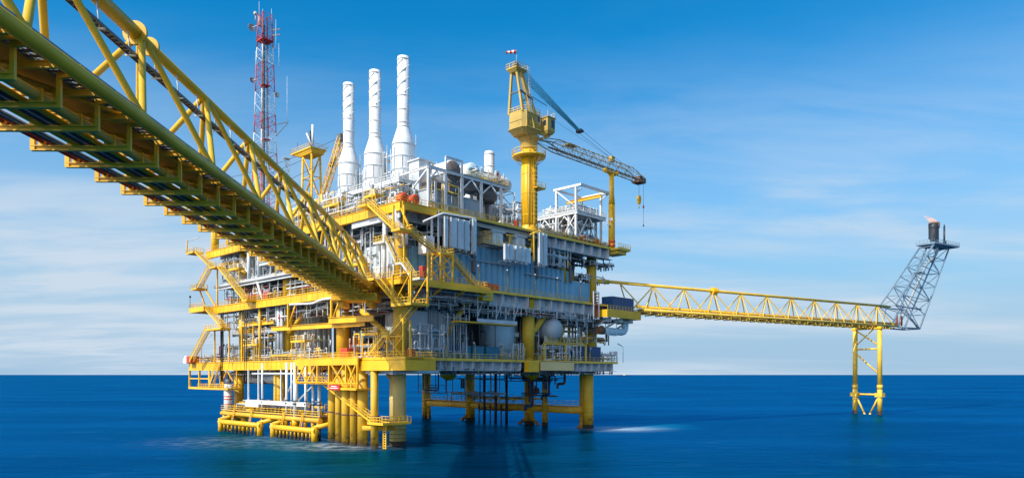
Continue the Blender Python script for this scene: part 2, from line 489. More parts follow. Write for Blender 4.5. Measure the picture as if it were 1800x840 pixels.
    bp = N.new('ShaderNodeBump'); bp.inputs['Strength'].default_value = .22; bp.inputs['Distance'].default_value = 1.0
    L.new(h, bp.inputs['Height']); L.new(bp.outputs[0], gl.inputs['Normal']); L.new(bp.outputs[0], df.inputs['Normal']); L.new(bp.outputs[0], fr.inputs['Normal'])
    return m
E_ = 40000
sm = MB().add([(-E_, -E_, 0), (E_, -E_, 0), (E_, E_, 0), (-E_, E_, 0)], [(0, 1, 2, 3)])
sea = mesh_obj('sea', sm, sea_material()); sea['kind'] = 'structure'

# ================================================================== OIL PLATFORM
ZL, ZM, ZU = 17.1, 32.0, 47.0
plat = Thing('oil_platform', 'huge yellow and grey offshore platform of three decks standing on thick legs', 'oil platform', (36, 36, 0))
U1 = 72.0
# --- deck plates
def deck(name, rects, z):
    m = MB()
    for a, b, c, d in rects: m.box(a, b, z-.28, c, d, z)
    return plat.part(name, m, 'grate')
d_low = deck('lower_deck', [(0, 0, U1, 80), (0, 80.0, 9, 95)], ZL)
d_mid = deck('middle_deck', [(0, 0, U1, 72), (0, 72, 14, 80)], ZM)
d_up = deck('upper_deck', [(0, 0, U1, 72), (0, 72, 14, 84)], ZU)

# --- deep beams under each deck
def under(z, parent, v1, umax=72):
    m = MB()
    for v in (4, 24, 44, 64): m.ibeam((.6, v, z-1.35), (umax-.6, v, z-1.35), .7, 2.0, .08)
    plat.part('main_girder', m, 'lgrey', parent)
    m = MB()
    u = 3.0
    while u < umax-1:
        m.ibeam((u, 1.2, z-.95), (u, (v1 if u < 14 else 71), z-.95), .4, 1.25, .06); u += 4.6
    plat.part('cross_beam', m, 'grey', parent)
    m = MB()
    for v in range(8, 70, 3): m.beam((.8, v, z-.5), (umax-1, v, z-.5), .18, .4)
    plat.part('stringer', m, 'grey', parent)
under(ZL, d_low, 79); under(ZM, d_mid, 78); under(ZU, d_up, 83)

# mezzanine floors behind the left face
m = MB().box(.8, 24, 36.9, 9, 79, 37.1).box(.7, 24, 36.5, .95, 79, 37.2); mz = plat.part('mezzanine', m, 'grate')
plat.part('railing', MB().rail([(.8, 79, 37.1), (.8, 26, 37.1)], sp=1.5), 'white', mz)
m = MB().box(1.2, 54, 24.1, 9, 72, 24.3).box(1.1, 54, 23.8, 1.3, 72, 24.4); mz = plat.part('mezzanine', m, 'grate')
plat.part('railing', MB().rail([(1.2, 72, 24.3), (1.2, 54, 24.3)], sp=1.5), 'yellow', mz)
plat.part('column', MB().tube((1.5, 83, ZU), (1.5, 83, 56), 1.0, 20), 'yellow')
# --- edges: left face deep yellow girders
def edge(parent, segs, mat='yellow', name='edge_beam', lab=None):
    for (p, q, h, w) in segs:
        m = MB()
        m.beam((p[0], p[1], p[2]-h/2), (q[0], q[1], q[2]-h/2), w, h)
        m.beam((p[0], p[1], p[2]+.04), (q[0], q[1], q[2]+.04), w+.3, .09)
        m.beam((p[0], p[1], p[2]-h-.04), (q[0], q[1], q[2]-h-.04), w+.3, .09)
        L = (Vector(q)-Vector(p)).length; k = int(L/2.2)
        for i in range(1, k):
            c = Vector(p).lerp(Vector(q), i/k)
            m.beam((c.x, c.y, c.z-.02), (c.x, c.y, c.z-h), w+.16, .08) if False else m.box(c.x-(w/2+.06), c.y-.04, c.z-h+.02, c.x+(w/2+.06), c.y+.04, c.z-.02)
        plat.part(name, m, mat, parent, lab)
edge(d_up, [((-.3, -.3, ZU), (-.3, 84, ZU), 1.7, .5)])
edge(d_mid, [((-.3, 6, ZM), (-.3, 80, ZM), 1.7, .5)])
edge(d_low, [((-.3, 33, ZL), (-.3, 95, ZL), 1.9, .5)])
edge(d_low, [((-.35, -.3, ZL), (-.35, 28, ZL), 2.0, .5)])
edge(d_up, [((0.0, -.3, ZU), (8.6, -.3, ZU), 1.3, .4)])
# yellow box at the lower deck's edge
m = MB().box(-1.9, 28.5, ZL-2.7, -.02, 33.0, ZL-.05).box(-2.1, 28.3, ZL-.15, -.1, 33.2, ZL+.06)
plat.part('beam_box', m, 'yellow', d_low)
m = MB().box(35.2, -1.4, ZL-2.5, 38.8, 0.0, ZL-.05); plat.part('beam_box', m, 'yellow', d_low)
m = MB().box(20.2, -1.7, ZM-2.4, 23.4, 0.0, ZM+.05); plat.part('beam_box', m, 'yellow', d_mid)

# --- right face: thin yellow kerb, pale web plates with bays
def kerb(parent, u0, u1, z, v=0.0, mat='fyellow'):
    m = MB().box(u0, v-.25, z-.32, u1, v-.02, z+.18); plat.part('deck_kerb', m, mat, parent)
def webs(parent, u0, u1, z, h, step, mat='lgrey'):
    m = MB()
    m.box(u0, 1.5, z-h, u1, 1.56, z-.3)
    m.box(u0, .05, z-h-.08, u1, 1.58, z-h)
    u = u0
    while u < u1+.01:
        m.add([(u, .05, z-.3), (u, 1.5, z-.3), (u, 1.5, z-h), (u, .25, z-h), (u, .05, z-h*.8),
               (u+.2, .05, z-.3), (u+.2, 1.5, z-.3), (u+.2, 1.5, z-h), (u+.2, .25, z-h), (u+.2, .05, z-h*.8)],
              [(0,1,2,3,4), (9,8,7,6,5), (0,5,6,1), (1,6,7,2), (2,7,8,3), (3,8,9,4), (4,9,5,0)])
        u += step/2 if False else step
    plat.part('web_plate', m, mat, parent)
kerb(d_low, 2, 72, ZL); kerb(d_mid, 4, 20, ZM); kerb(d_mid, 23.6, 72, ZM); kerb(d_up, 8.8, 72, ZU)
webs(d_low, 4, 34, ZL, 2.2, 3.0); webs(d_low, 52, 72, ZL, 2.2, 3.0)
webs(d_mid, 3, 20, ZM, 2.9, 4.2); webs(d_mid, 24, 62, ZM, 2.9, 4.2)
webs(d_up, 43, 70, ZU, 2.8, 3.6)
m = MB().box(9, 1.2, ZU-1.2, 43, 1.3, ZU-.3); plat.part('web_plate', m, 'cream', d_up)
m = MB().box(-.25, 16, ZU-3.0, .1, 0.2, ZU-1.85); plat.part('web_plate', m, 'lgrey', d_up)

# --- the box shaped extension at far left of lower deck
m = MB()
for v in (95.0, 88.6, 82.4): m.beam((-.3, v, ZL-1.9), (-.3, v, ZL-7.0), .45, .45)
for v in (95.0, 82.4): m.beam((8.6, v, ZL-.3), (8.6, v, ZL-7.0), .45, .45)
m.beam((-.3, 82.2, ZL-6.8), (-.3, 95.2, ZL-6.8), .6, .6); m.beam((-.3, 82.4, ZL-4.2), (-.3, 95, ZL-4.2), .3, .3)
m.beam((8.6, 82.2, ZL-6.8), (8.6, 95.2, ZL-6.8), .5, .5); m.beam((-.3, 95, ZL-6.8), (8.6, 95, ZL-6.8), .5, .5)
m.beam((-.3, 82.4, ZL-6.8), (8.6, 82.4, ZL-6.8), .5, .5)
plat.part('hanging_frame', m, 'yellow', d_low)

# --- railings on deck edges
def prail(pts, parent, mat='yellow', **k):
    plat.part('railing', MB().rail(pts, **k), mat, parent)
prail([(-.4, 95, ZL+.05), (-.4, 34, ZL+.05)], d_low)
prail([(-.4, 27, ZL+.05), (-.4, 5.5, ZL+.05)], d_low)
prail([(9, 94.9, ZL), (-.4, 94.9, ZL)], d_low)
prail([(2, -.1, ZL+.1), (34.5, -.1, ZL+.1)], d_low, 'fyellow')
prail([(39, -.1, ZL+.1), (72, -.1, ZL+.1), (72, 8, ZL+.1)], d_low, 'fyellow')
prail([(-.4, 80, ZM+.05), (-.4, 14, ZM+.05)], d_mid)
prail([(23.8, -.1, ZM+.1), (63, -.1, ZM+.1)], d_mid, 'fyellow')
prail([(-.4, 84, ZU+.05), (-.4, 9, ZU+.05)], d_up)
prail([(-.3, 4.2, ZU+.05), (-.3, -.2, ZU+.05), (34.2, -.2, ZU+.1)], d_up)
prail([(40, -.2, ZU+.1), (68.8, -.2, ZU+.1)], d_up)
prail([(72, 2, ZU), (72, 30, ZU)], d_up)

# --- columns above the lower deck and braces
def col(u, v, z0, z1, r, mat='leg', name='column'):
    m = MB().tube((u, v, z0), (u, v, z1), r, 24)
    for z in (z0+.5, (z0+z1)/2, z1-.6): m.lathe(u, v, [(r+.002, z-.12), (r+.05, z-.08), (r+.05, z+.08), (r+.002, z+.12)], 24, False)
    return plat.part(name, m, mat)
for u in (3, 39, 66):
    for v in (4, 24, 47, 69):
        c = 2.2 if u == 39 else 4
        if v == 4: v = c
        col(u, v, ZL, ZM-.3, 1.45)
        if u != 39: col(u, v, ZM, ZU-.3, 1.3)
# legs below the lower deck, down through the waterline
def leg(u, v, r, mat='leg'):
    m = MB().tube((u, v, 1.0), (u, v, ZL-.3), r, 28)
    for z in (3.6, 9.2, ZL-3.5): m.lathe(u, v, [(r+.002, z-.1), (r+.06, z-.06), (r+.06, z+.06), (r+.002, z+.1)], 28, False)
    o = plat.part('leg', m, mat)
    plat.part('tide_zone', MB().tube((u, v, -6), (u, v, .98), r+.06, 28), 'growth', o)
    return o
near = leg(2.0, 3.6, 1.62, 'legpale')
m = MB()
for z in (1.6, 2.4, 3.3): m.lathe(2.0, 3.6, [(1.63, z-.03), (1.68, z-.03), (1.68, z+.03), (1.63, z+.03)], 28, False)
plat.part('draught_ring', m, 'growth', near)
for v in (24, 50, 71): leg(2.5, v, 1.5 if v != 71 else 1.25)
for v in (4, 24.5, 48.5, 69): leg(64.5, v, 1.42)
leg(63.0, 17.5, .8); leg(68, 8.5, .8)
# jacket braces
def brace(p, q, r, mat='leg', name='brace'): plat.part(name, MB().tube(p, q, r, 16), mat)
brace((64.5, 4, 4.6), (64.5, 69, 4.9), 1.0); brace((2.5, 50, 5.6), (2.5, 71, 5.6), .85); brace((2.5, 24, 4.6), (2.5, 50, 5.2), .85)
brace((2.2, 3.6, 4.2), (2.5, 24, 4.2), .8)
for v, w in ((24.5, 33), (24.5, 17), (48.5, 57), (4, 11)): brace((64.5, v, 2.6), (64.5, w, -3), .42)
# braces between decks
brace((.8, 13.8, 27.0), (1.5, 5.2, 21.2), .62); brace((39, 2.2, 22.5), (46.5, 2.6, 29.5), .85)
brace((66, 4, 24), (58.5, 4, 30), .7); brace((55.8, 4, 29.5), (51.5, 4, 20), .6); brace((66, 4, 25), (71.5, 4, 30.5), .5)
brace((66, 24, 24), (66, 12, 30), .7)
brace((52.4, 3.8, 46), (53.6, 3.8, 37), 1.2); brace((54.6, 3.8, 45), (57.6, 3.8, 37.5), .7)
brace((3, 24, 23), (3, 33, 30), .6); brace((3, 47, 23), (3, 38, 30), .6); brace((3, 69, 23), (3, 60, 30), .6)
brace((14, 3, 22), (20, 3, 29.5), .6)
# intermediate yellow beams on left face
def ibar(p, q, w, h, mat='yellow', name='beam'): plat.part(name, MB().ibeam(p, q, w, h, .07), mat)
ibar((.2, 50, 24.9), (.2, 12, 24.4), .6, 1.1); ibar((-.6, 24, 25.5), (-.6, 8, 25.2), .6, 1.3)
ibar((.8, 66, 26.6), (.8, 50, 26.6), .5, .9); ibar((.8, 66, 17.3), (.8, 66, 26.4), .4, .4); ibar((.8, 60, 17.3), (.8, 60, 26.2), .3, .3)
for v in (41.0, 23.2):
    plat.part('hanger_post', MB().beam((-.4, v, ZM-1.7), (-.4, v, 24.8), .45, .45).tube((-.4, v-.1, 25.2), (-.4, v-3.4, ZM-1.8), .2, 8), 'yellow')
m = MB().tube((.4, 56, 17.2), (.4, 56, 30.2), .3, 10); plat.part('hanger_post', m, 'yellow')

# --- horizontal pale pipe slung under the near corner
solo('sling_pipe', MB().tube((-3, 18, 14.45), (-3, -1.4, 14.45), .36, 12).tube((-2.6, -1.6, 14.45), (8, -1.6, 14.45), .34, 12).box(-3.5, -2.0, 14.0, -2.5, -1.0, 14.9)
     .beam((-3, 12, 14.8), (-3, 12, 16.3), .12, .12).beam((-3, 2, 14.8), (-3, 2, 16.3), .12, .12).beam((-3, -1.4, 14.8), (0, -1.4, 17), .12, .12).beam((4, -1.6, 14.7), (4, .2, 17), .12, .12),
     'lgrey', 'long pale round pipe slung level under the near corner of the lower deck', 'pipe', (0, 0, 14.45))

# ================================================================== WALLS AND BIG BLOCKS INSIDE
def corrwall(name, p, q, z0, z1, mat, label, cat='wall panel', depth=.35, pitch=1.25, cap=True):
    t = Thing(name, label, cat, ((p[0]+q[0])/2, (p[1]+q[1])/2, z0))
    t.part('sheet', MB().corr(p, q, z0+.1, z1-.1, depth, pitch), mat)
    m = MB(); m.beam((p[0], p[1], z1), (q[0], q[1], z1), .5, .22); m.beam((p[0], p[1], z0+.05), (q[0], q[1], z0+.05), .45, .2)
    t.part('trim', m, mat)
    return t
# long blue wall on middle deck (faces right), stepping down to the right
def module(name, label, u0, v0, u1, v1, z0, z1, mat, roof='grey', cat='module', pitch=1.9, depth=.5):
    t = Thing(name, label, cat, ((u0+u1)/2, (v0+v1)/2, z0))
    w = MB()
    w.corr((u0, v0), (u1, v0), z0+.05, z1-.1, depth, pitch); w.corr((u1, v0), (u1, v1), z0+.05, z1-.1, depth, pitch)
    w.corr((u1, v1), (u0, v1), z0+.05, z1-.1, depth, pitch); w.corr((u0, v1), (u0, v0), z0+.05, z1-.1, depth, pitch)
    t.part('wall', w, mat)
    r = MB().box(u0-.1, v0-.1, z1-.12, u1+.1, v1+.1, z1+.06); t.part('roof', r, roof)
    c = MB()
    for a, b in ((u0, v0), (u1, v0), (u1, v1), (u0, v1)): c.beam((a, b, z0), (a, b, z1), .35, .35)
    t.part('corner_post', c, mat)
    return t
mod = {}
mod['b1'] = module('wall_module', 'blue-grey corrugated module behind the yellow stair tower at the near corner of the middle deck', 4.6, 3.4, 21.5, 12, ZM+.02, 39.7, 'blue')
mod['b2'] = module('wall_module', 'tallest stretch of blue corrugated wall, below the two white fan housings', 21.8, 3.2, 42.0, 12, ZM+.02, 41.9, 'blue')
mod['b3'] = module('wall_module', 'lower blue corrugated wall under the pair of tall pale panels', 42.3, 3.2, 55.0, 12, ZM+.02, 39.9, 'blue')
mod['b4'] = module('wall_module', 'plain blue-grey block at the right end of the corrugated wall', 55.3, 3.0, 63.5, 11, ZM+.02, 37.6, 'blue', pitch=4.0, depth=.12)
mod['l1'] = module('wall_module', 'light grey corrugated enclosure behind the white-sided stairs, on the left face', 2.4, 4.2, 4.4, 14.5, ZM+.02, 40.2, 'lgrey')
for k, (u, z) in enumerate(((27, 38.6), (45, 37.4))):
    m = MB().box(u-6.5, 2.3, z, u+6.5, 2.75, z+.28); 
    for i in range(6): m.beam((u-6+i*2.4, 2.5, z), (u-6+i*2.4, 2.9, z-.7), .08, .08)
    solo('cable_tray', m, 'grey', ['narrow grey cable tray run along the tallest blue wall', 'narrow grey cable tray run along the lower blue wall by the tall pale panels'][k], 'cable tray', (u, 2.5, z))
# small white box cabin on the bridge landing
t = Thing('equipment_cabin', 'white box cabin standing where the near bridge lands', 'cabin', (3, 7.5, ZM))
t.part('wall', MB().corr((1.0, 10), (1.0, 5.4), ZM+.05, 35.4, .14, .9).corr((1.0, 5.4), (4.2, 5.4), ZM+.05, 35.4, .14, .9).corr((4.2, 5.4), (4.2, 10), ZM+.05, 35.4, .14, .9).corr((4.2, 10), (1.0, 10), ZM+.05, 35.4, .14, .9), 'cream')
t.part('roof', MB().box(.8, 5.2, 35.35, 4.4, 10.2, 35.6).box(1.4, 6, 35.6, 2.4, 7, 36.1), 'white')
# left face backing walls
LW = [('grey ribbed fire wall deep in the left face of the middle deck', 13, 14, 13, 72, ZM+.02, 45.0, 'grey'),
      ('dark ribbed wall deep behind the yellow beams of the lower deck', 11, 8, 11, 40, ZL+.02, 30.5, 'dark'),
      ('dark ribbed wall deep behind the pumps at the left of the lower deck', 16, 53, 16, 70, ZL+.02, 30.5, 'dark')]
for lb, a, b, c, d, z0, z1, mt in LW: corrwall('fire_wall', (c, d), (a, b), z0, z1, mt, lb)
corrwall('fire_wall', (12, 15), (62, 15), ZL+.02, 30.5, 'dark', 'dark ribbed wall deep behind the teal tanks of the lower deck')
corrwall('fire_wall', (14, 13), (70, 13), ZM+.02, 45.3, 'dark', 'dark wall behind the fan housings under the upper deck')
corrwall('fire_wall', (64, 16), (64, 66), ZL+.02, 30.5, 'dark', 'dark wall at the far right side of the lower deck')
module('process_enclosure', 'tall beige-grey ribbed enclosure between the yellow beams of the left face', 6.5, 41, 10.8, 52, ZL+.02, 30.0, 'cream', pitch=1.5)
module('process_enclosure', 'tall grey ribbed enclosure just right of the lower stairs', 12.6, 6.0, 18.8, 13, ZL+.02, 28.6, 'lgrey', pitch=1.3)
module('process_enclosure', 'smooth pale enclosure half hidden behind the lower yellow stairs', 5.6, 5.0, 10.5, 12, ZL+.02, 27.0, 'lgrey', pitch=5.0, depth=.1)

# underside clutter: hanging cable trays and dark drain pipes
# ================================================================== STACKS
def exhaust(v, label, u=12.0):
    t = Thing('exhaust_stack', label, 'exhaust stack', (u, v, 55.5), group='three white exhaust stacks')
    R, r = 2.42, 1.27
    m = MB().lathe(u, v, [(R*.62, 56.0), (R, 58.0), (R, 63.8), (R*.97, 64.4), (R*.86, 65.2), (1.7, 66.4), (r+.12, 67.4), (r, 67.6)], 32)
    b = t.part('body', m, 'stack')
    m = MB()
    for z in (58.2, 61.0, 63.7): m.lathe(u, v, [(R, z-.12), (R+.14, z-.1), (R+.14, z+.1), (R, z+.12)], 32, False)
    for k in range(8):
        a = k*pi/4; m.beam((u+cos(a)*(R+.07), v+sin(a)*(R+.07), 56.3+1.9), (u+cos(a)*(R+.07), v+sin(a)*(R+.07), 60.9), .14, .14)
    t.part('stiffener', m, 'lgrey', b)
    m = MB().lathe(u, v, [(r, 67.5), (r, 82.9), (r-.1, 82.9), (r-.1, 78.0)], 28, False)
    c = t.part('pipe', m, 'stack')
    m = MB()
    for z in (67.7, 68.6, 71.4, 74.4, 82.3): m.lathe(u, v, [(r, z-.1), (r+.13, z-.08), (r+.13, z+.08), (r, z+.1)], 28, False)
    t.part('flange', m, 'stack', c)
    for s in range(3):                          # helical strakes
        m = MB(); n = 40; vs = []
        for i in range(n+1):
            a = s*2*pi/3 + i/n*2*pi*.95; z = 75.0 + (82.0-75.0)*i/n
            for rr, dz in ((r-.01, -.09), (r+.14, -.06), (r+.14, .06), (r-.01, .09)): vs.append((u+cos(a)*rr, v+sin(a)*rr, z+dz))
        fs = []
        for i in range(n):
            for k in range(4): fs.append((i*4+k, i*4+(k+1) % 4, i*4+4+(k+1) % 4, i*4+4+k))
        m.add(vs, fs); t.part('strake', m, 'stack', c)
    m = MB().ladder((u+R*.7+.2, v-R*.7-.3, 56.2), (u+R*.7+.2, v-R*.7-.3, 66), .6, (1, 1, 0)); t.part('ladder', m, 'white')
    m = MB().tube((u-R-.15, v, 57.5), (u-R-.15, v, 63.0), .1, 8); t.part('sample_pipe', m, 'lgrey')
    # frame that carries it
    f = Thing('stack_frame', {14.5: 'white steel frame and grated walkway under the nearest white stack, above the orange boxes', 24.8: 'white steel frame and grated walkway under the middle white stack', 35.2: 'white steel frame and grated walkway under the white stack nearest the bridge'}[v], 'steel frame', (u, v, ZU), group='frames under the exhaust stacks')
    z = 54.9; a, bb, c0, d0 = u-4.6, v-4.3, u+5.2, v+4.3
    m = MB().box(a, bb, z, c0, d0, z+.14); f.part('floor', m, 'white')
    m = MB()
    for p, q in (((a, bb), (c0, bb)), ((a, d0), (c0, d0)), ((a, bb), (a, d0)), ((c0, bb), (c0, d0)), ((a, v), (c0, v)), ((u, bb), (u, d0))): m.ibeam((*p, z-.3), (*q, z-.3), .3, .6)
    f.part('floor_beam', m, 'white')
    for pu in (a+.3, c0-.3):
        for pv in (bb+.4, d0-.4): f.part('post', MB().ibeam((pu, pv, ZU), (pu, pv, z-.5), .42, .42).tube((pu, pv, z-3.4), (pu+(.9 if pu < u else -.9)*2, pv, z-.6), .13, 8), 'white')
    for q in (-1.9, 1.9):
        m = MB()
        for w in (-1.9, 1.9):
            m.tube((u+q, v+w, z), (u+q*.75, v+w*.75, 59.5), .2, 8); m.tube((u+q, v+w, z+.1), (u+q*.8, v, 58.6), .13, 8); m.tube((u+q, v+w, ZU), (u+q, v+w, z-.1), .2, 8)
        f.part('support_strut', m, 'white')
    # hopper below
    m = MB()
    m.add([(u-2.4, v-2.4, 53.5), (u+2.4, v-2.4, 53.5), (u+2.4, v+2.4, 53.5), (u-2.4, v+2.4, 53.5), (u-1.1, v-1.3, ZU+.1), (u+1.1, v-1.3, ZU+.1), (u+1.1, v+1.3, ZU+.1), (u-1.1, v+1.3, ZU+.1)],
          [(0,1,2,3), (7,6,5,4), (0,4,5,1), (1,5,6,2), (2,6,7,3), (3,7,4,0)])
    m.box(u-2.4, v-2.4, 53.5, u+2.4, v+2.4, 54.6); f.part('inlet_duct', m, 'stack')
    f.part('railing', MB().rail([(c0, bb, z+.14), (a, bb, z+.14), (a, d0, z+.14)], sp=1.2), 'white')
    return t
exhaust(14.5, 'white spiral-topped exhaust stack rising highest in the photo, rightmost of the three')
exhaust(24.8, 'middle one of the three tall white spiral-topped exhaust stacks')
exhaust(35.2, 'white spiral-topped exhaust stack beside the yellow leaning boom, leftmost of the three')

# ---- turbine hall frame right of the stacks
t = Thing('portal_frame', 'white steel portal frame with cross bracing beside the nearest exhaust stack', 'steel frame', (23, 4, ZU))
z1 = 56.5
for u in (9.7, 14.3, 19.0, 24.8, 31.0):
    for v in (3.4, 13.0):
        t.part('post', MB().ibeam((u, v, ZU), (u, v, z1), .5, .5), 'white')
m = MB()
for v in (3.4, 13.0): m.ibeam((9.2, v, z1), (33.2, v, z1), .4, .6); m.ibeam((14.4, v, 59.5), (19.2, v, 59.5), .35, .45); m.beam((14.4, v, z1), (14.4, v, 59.5), .3, .3); m.beam((19.0, v, z1), (19.0, v, 59.5), .4, .4)
for u in (9.6, 14.4, 19.2, 24.8, 31.0, 33.0): m.ibeam((u, 3.2, z1), (u, 13.2, z1), .35, .5)
t.part('roof_beam', m, 'white')
m = MB()
for a, b in ((9.7, 14.3), (19.0, 24.8), (24.8, 31.0)):
    m.tube((a, 3.4, z1-3), ((a+b)/2, 3.4, z1-.3), .18, 8); m.tube((b, 3.4, z1-3), ((a+b)/2, 3.4, z1-.3), .18, 8)
m.tube((9.7, 13, ZU+3), (9.7, 3.6, z1-.3), .2, 8)
t.part('brace', m, 'white')
m = MB().box(19.2, 3, z1+.31, 33.4, 13.4, z1+.42); t.part('roof_grating', m, 'lgrey')
t.part('railing', MB().rail([(33.4, 13.4, z1+.4), (33.4, 3.0, z1+.4), (20, 3.0, z1+.4)], sp=1.3).rail([(9.4, 3.0, ZU+.1), (31, 3.0, ZU+.1)], sp=1.3, h=2.2), 'fyellow')

t = Thing('turbine_enclosure', 'big plain grey-green enclosure standing inside the white portal frame', 'enclosure', (20, 8, ZU))
m = MB().box(10.6, 4.8, ZU+.6, 26.5, 12.4, ZU+5.3).box(10.4, 4.6, ZU+5.31, 26.7, 12.6, ZU+5.5); t.part('wall', m, 'grey')
m = MB()
for k in range(8): m.box(11.4+k*1.95, 4.70, ZU+.7, 11.5+k*1.95, 4.79, ZU+5.2)
t.part('seam', m, 'lgrey')
m = MB().box(10, 4.4, ZU, 28.5, 12.8, ZU+.58); t.part('skid', m, 'dark')
t.part('filter_box', MB().box(11.5, 8.6, ZU+5.5, 14.2, 12, 59.4).box(11.2, 8.2, 59.4, 15.2, 12.3, 59.7), 'lgrey')

def drum(u, v, z, r, L, label, ax='y', mat='brown', back='stack'):
    t = Thing('exhaust_drum', label, 'drum', (u, v, z-r), group='round exhaust drums on the upper deck')
    if ax == 'y': pr = [(r*.15, v-L/2-.05), (r*.97, v-L/2), (r, v-L/2+.15), (r, v+L/2)]
    m = MB().lathe(u, 0, pr, 32, True, 'y', z); t.part('shell', m, back)
    m = MB().lathe(u, 0, [(.02, v-L/2-.12), (r*.93, v-L/2-.10), (r*.93, v-L/2-.02)], 32, False, 'y', z); 
    for k in range(3):
        a = k*pi/3; m.beam((u-cos(a)*r*.9, v-L/2-.16, z-sin(a)*r*.9), (u+cos(a)*r*.9, v-L/2-.16, z+sin(a)*r*.9), .1, .06)
    t.part('end_plate', m, mat)
    t.part('saddle', MB().box(u-r*.8, v-L/2+.6, z-r-.2, u+r*.8, v-L/2+1.0, z-r*.4).box(u-r*.8, v+L/2-1.2, z-r-.2, u+r*.8, v+L/2-.8, z-r*.4), 'lgrey')
    return t
drum(17.0, 6.6, 57.1, 2.4, 5.4, 'large round brown drum end on top of the white portal frame')
drum(25.6, 9.0, 59.6, 1.85, 4.4, 'blue-grey round drum behind the brown one on the portal frame', mat='lblue')
t = Thing('intake_duct', 'brown square duct hanging down below the round brown drum', 'duct', (18.5, 4.4, 52.6))
t.part('shell', MB().box(16.0, 4.0, 52.6, 20.6, 8.5, 55.2).tube((12.2, 8, 54.4), (16, 8, 54.4), 1.3, 20), 'brown')
t.part('panel', MB().box(16.6, 3.88, 52.9, 18.2, 3.98, 55.0).box(18.6, 3.88, 52.9, 20.2, 3.98, 55.0), 'dark')
m = MB().lathe(29.6, 6.4, [(1.5, 53.0), (2.3, 53.8), (2.3, 56.0), (2.2, 56.1)], 28); m.tube((29.6, 6.4, ZU), (29.6, 6.4, 53.1), .45, 14)
m.lathe(29.6, 6.4, [(2.31, 54.0), (2.4, 54.0), (2.4, 54.3), (2.31, 54.3)], 28, False)
solo('squat_tank', m, 'brown', 'squat brown-grey round tank on a single stem at the right end of the portal frame', 'tank', (32.2, 6.6, ZU))
t = Thing('vent_stack', 'single short white round vent stack standing left of the crane', 'vent stack', (38, 14, ZU))
t.part('pipe', MB().lathe(38, 14, [(1.55, ZU), (1.6, 61), (1.25, 61.6), (1.25, 67.6), (1.1, 68.2), (.3, 68.5)], 28), 'stack')
m = MB()
for z in (61.7, 64.5, 67.5): m.lathe(38, 14, [(1.25, z-.08), (1.36, z-.06), (1.36, z+.06), (1.25, z+.08)], 28, False)
t.part('flange', m, 'lgrey')
m = MB().box(35.4, 11.4, 60.9, 40.6, 16.6, 61.1); t.part('platform', m, 'lgrey')
t.part('railing', MB().rail([(35.4, 16.6, 61.1), (35.4, 11.4, 61.1), (40.6, 11.4, 61.1), (40.6, 16.6, 61.1)], sp=1.3), 'fyellow')
t.part('leg', MB().tube((35.8, 11.8, ZU), (35.8, 11.8, 60.9), .2, 8), 'white'); t.part('leg', MB().tube((40.2, 11.8, ZU), (40.2, 11.8, 60.9), .2, 8), 'white')

# blocks between portal frame and crane
def skid(u, v, z, L, w, h, mat, label, cat='pump skid', rail=None):
    t = Thing('equipment_skid', label, cat, (u, v, z))
    t.part('base', MB().box(u-L/2, v-w/2, z, u+L/2, v+w/2, z+.35), 'steel')
    r = min(w, h)*.36
    m = MB().lathe(0, v, [(r*.3, u-L*.42), (r*.85, u-L*.38), (r, u-L*.3), (r, u+L*.05), (r*.5, u+L*.08), (r*.5, u+L*.15), (r*.8, u+L*.16), (r*.8, u+L*.4), (r*.4, u+L*.42)], 16, True, 'x', z+.4+r)
    t.part('motor', m, mat)
    t.part('cabinet', MB().box(u+L*.2, v-w*.45, z+.36, u+L*.46, v+w*.2, z+h), 'lgrey')
    t.part('pipe', MB().path([(u-L*.3, v-w*.4, z+.5), (u-L*.3, v-w*.4, z+h), (u+L*.1, v-w*.4, z+h), (u+L*.1, v-w*.4, z+h*1.3)], .12, 8), mat)
    return t
skid(36, 8, ZU, 5, 3.2, 2.6, 'dark', 'dark green-black machine skid at the foot of the portal frame beside the crane')
t = Thing('duct_elbow', 'curved white air duct elbow standing left of the crane column', 'duct', (40, 20, ZU))
t.part('pipe', MB().path([(34, 18, 51), (34, 18, 57.5), (39, 18, 57.5), (39, 18, 61.5), (42, 18, 61.5)], 1.1, 18, 2.4), 'stack')
t.part('stand', MB().box(33, 17, ZU, 35, 19, 51).tube((39, 18, ZU), (39, 18, 56.6), .25, 8), 'lgrey')
t = Thing('storage_drum', 'pale horizontal tank high up between vent stack and crane', 'tank', (46, 22, ZU))
t.part('shell', MB().lathe(0, 17, [(.3, 41.2), (1.5, 41.6), (2.0, 42.6), (2.0, 46.6), (1.5, 47.6), (.3, 48)], 24, True, 'x', 62.2), 'stack')
t.part('frame', MB().lattice([(41.5, 15, ZU), (48, 15, ZU), (48, 19, ZU), (41.5, 19, ZU)], [(41.5, 15, 60.2), (48, 15, 60.2), (48, 19, 60.2), (41.5, 19, 60.2)], .22, .12, 3), 'white')

